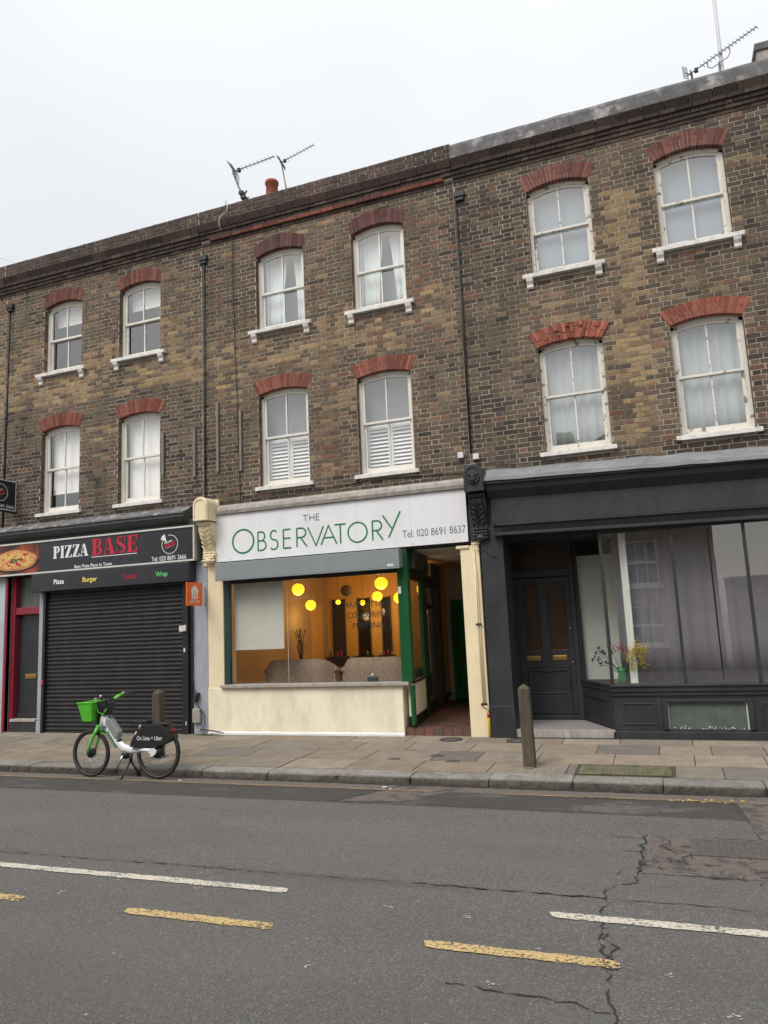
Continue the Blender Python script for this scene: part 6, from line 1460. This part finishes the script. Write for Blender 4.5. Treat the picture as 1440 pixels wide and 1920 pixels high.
# cranks, pedals, stand
b=MB(); b.lathe([(0,-.055),(.045,-.055),(.055,-.02),(.055,.02),(.045,.055),(0,.055)],P(-6.90,.300),(0,1,0),20); b.build('bottom_bracket','bikeblack',BK)
for s,(ex,ez) in ((-1,(-7.00,.115)),(1,(-6.80,.47))):
    b=MB(); b.tube([P(-6.90,.30,s*.075),P(ex,ez,s*.085)],[.014,.010],8); b.build('crank','steel',BK)
    if s<0: b=MB(); b.box(ex-.05,ex+.05,BY-.19,BY-.10,ez-.014,ez+.014); b.build('pedal','bikeblack',BK,bevel=.006)
    else: b=MB(); b.box(ex-.045,ex+.045,BY+.10,BY+.19,ez-.014,ez+.014); b.build('pedal','bikeblack',BK,bevel=.006)
b=MB(); b.tube([P(-6.83,.33),P(-6.83,.20)],[.026,.022],8); b.tube([P(-6.83,.20,-.02),P(-6.845,.10,-.09),P(-6.87,.006,-.14)],.012,8); b.tube([P(-6.83,.20,.02),P(-6.82,.10,.09),P(-6.80,.006,.13)],.012,8); b.build('kickstand','iron',BK)
b=MB(); b.tube([P(-7.19,.99,-.05),P(-7.26,.92,-.075),P(-7.33,.80,-.06),P(-7.36,.70,-.055)],.004,5); b.tube([P(-7.19,.99,-.04),P(-7.14,.90,-.07),P(-7.22,.80,-.06)],.004,5); b.build('brake_cable','bikeblack',BK)
b=MB(); vs=[];fs=[]; n=14
for i in range(n+1):
    a=math.radians(50+28*i/n)
    for dy in(-.028,0,.028): rr=.322+(.0 if dy else .006); vs.append((FH[0]+rr*math.cos(a),BY+dy,FH[1]+rr*math.sin(a)))
for i in range(n):
    for k in range(2): fs.append((i*3+k,i*3+k+1,i*3+k+4,i*3+k+3))
b.add(vs,fs,None,True); b.build('front_mudguard','bikegreen',BK,recalc=False)
b=MB(); b.box(-6.03,-5.99,8.27,8.30,.003,.012); tag(b.build('litter_scrap','plastic_white',bevel=.002),'tiny white paper scrap in the gutter beside the bicycle rear wheel','scrap')
b=MB(); b.box(-3.25,-3.19,8.30,8.33,.003,.012); b.box(-3.14,-3.11,8.24,8.26,.003,.010); tag(b.build('litter_scrap','plastic_white',bevel=.002),'tiny white paper scrap in the gutter in front of the salon','scrap')
b=MB(); random.seed(13)
for i in range(14): x=random.uniform(-.15,.55); y=random.uniform(8.12,8.3); a=random.uniform(0,3); b.box(x,x+random.uniform(.01,.04),y,y+.008,.003,.009)
tag(b.build('dead_leaves','letteryellow'),'few pale dead leaves in the gutter near the right edge','leaves',None,'stuff')

# ============================================================ far side of the street (seen in reflections)
oy=-2.3
b=MB(); b.add([(-60,-2.6,.0),(60,-2.6,.0),(60,1.5,.0),(-60,1.5,.0),(-60,-2.6,.11),(60,-2.6,.11),(60,1.54,.11),(-60,1.54,.11)],[(4,5,6,7),(2,3,7,6)]); st(b.build('pavement','stucco_grey',recalc=False))
M['oppbrick']=None
def opp_brick():
    m=bpy.data.materials.new('london_stock_brickwork'); m.use_nodes=True; nt=m.node_tree; L=nt.links; bs=nt.nodes['Principled BSDF']
    tc=N(nt,'ShaderNodeTexCoord'); mp=N(nt,'ShaderNodeMapping'); mp.inputs['Rotation'].default_value=(math.radians(90),0,0); L.new(tc.outputs['Object'],mp.inputs[0])
    t=N(nt,'ShaderNodeTexBrick'); t.inputs['Scale'].default_value=1; t.inputs['Brick Width'].default_value=.225; t.inputs['Row Height'].default_value=.075; t.inputs['Mortar Size'].default_value=.008
    t.inputs['Color1'].default_value=(.20,.15,.10,1); t.inputs['Color2'].default_value=(.11,.08,.06,1); t.inputs['Mortar'].default_value=(.28,.25,.2,1); L.new(mp.outputs[0],t.inputs[0]); L.new(t.outputs[0],bs.inputs['Base Color']); bs.inputs['Roughness'].default_value=.9
    return m
M['oppbrick']=opp_brick()
def opposite(x0,x1,ze,zr,wins,label,arch=None):
    h=empty('brick_house',((x0+x1)/2,oy,0),label,'house','houses across the street'); ops=[(a-.5,a+.5,c,d) for a,c,d in wins]
    b=MB(); backing(b,x0,x1,.1,ze,ops,oy-.25,oy); b.build('wall','oppbrick',h)
    b=MB(); b.box(x0,x1,oy-7,oy-.6,.1,ze); b.build('inner_volume','plaster_dark',h)
    b=MB(); b.prism([(x0-.1,ze),(x1+.1,ze),(x1+.1-.0,ze+.1),((x0+x1)/2,zr),(x0-.1,ze+.1)],(0,oy+.05,0),(1,0,0),(0,0,1),(0,-7,0)); b.build('roof','roof',h)
    for a,c,d in wins:
        f=bx(h,'window','white',(a-.5,a-.44,oy-.18,oy-.10,c,d),(a+.44,a+.5,oy-.18,oy-.10,c,d),(a-.439,a+.439,oy-.18,oy-.10,d-.06,d),(a-.439,a+.439,oy-.18,oy-.10,c,c+.07),(a-.439,a+.439,oy-.175,oy-.11,(c+d)/2-.03,(c+d)/2+.03),(a-.16,a-.135,oy-.17,oy-.11,c+.071,d-.061),(a+.135,a+.16,oy-.17,oy-.11,c+.071,d-.061))
        gl(f,'pane','glass',[(a-.45,oy-.14,c),(a-.45,oy-.14,d),(a+.45,oy-.14,d),(a+.45,oy-.14,c)]); bx(f,'sill','sill',(a-.6,a+.6,oy-.1,oy+.08,c-.09,c-.005))
    b=MB()
    for cx in (x0+.5,x1-.7): b.box(cx-.3,cx+.3,oy-3.6,oy-2.8,ze-.5,zr+.7)
    b.build('chimney','oppbrick',h)
    return h
opposite(-3.4,1.55,6.1,8.0,[(-.55,2.72,4.12),(-2.55,2.72,4.12),(-.55,.9,2.1)],'brown brick house across the street, reflected in the charcoal shop window')
opposite(-9.6,-3.6,5.9,7.4,[(-5.0,3.0,4.4),(-7.6,3.0,4.4),(-6.3,1.0,2.3)],'wider brick house across the street, reflected in the salon window')
opposite(-18,-10.6,5.6,7.2,[(-12.5,3,4.4),(-15.5,3,4.4)],'brick house across the street at the far left')
h=empty('yard_wall',(4,oy,0),'low brick yard wall across the street, right of the reflected house','wall'); b=MB(); b.box(1.75,8.0,oy-.25,oy,.1,2.75); b.build('wall','oppbrick',h); b=MB(); b.box(1.72,8.03,oy-.28,oy+.03,2.751,2.81); b.build('coping','stucco_grey',h)
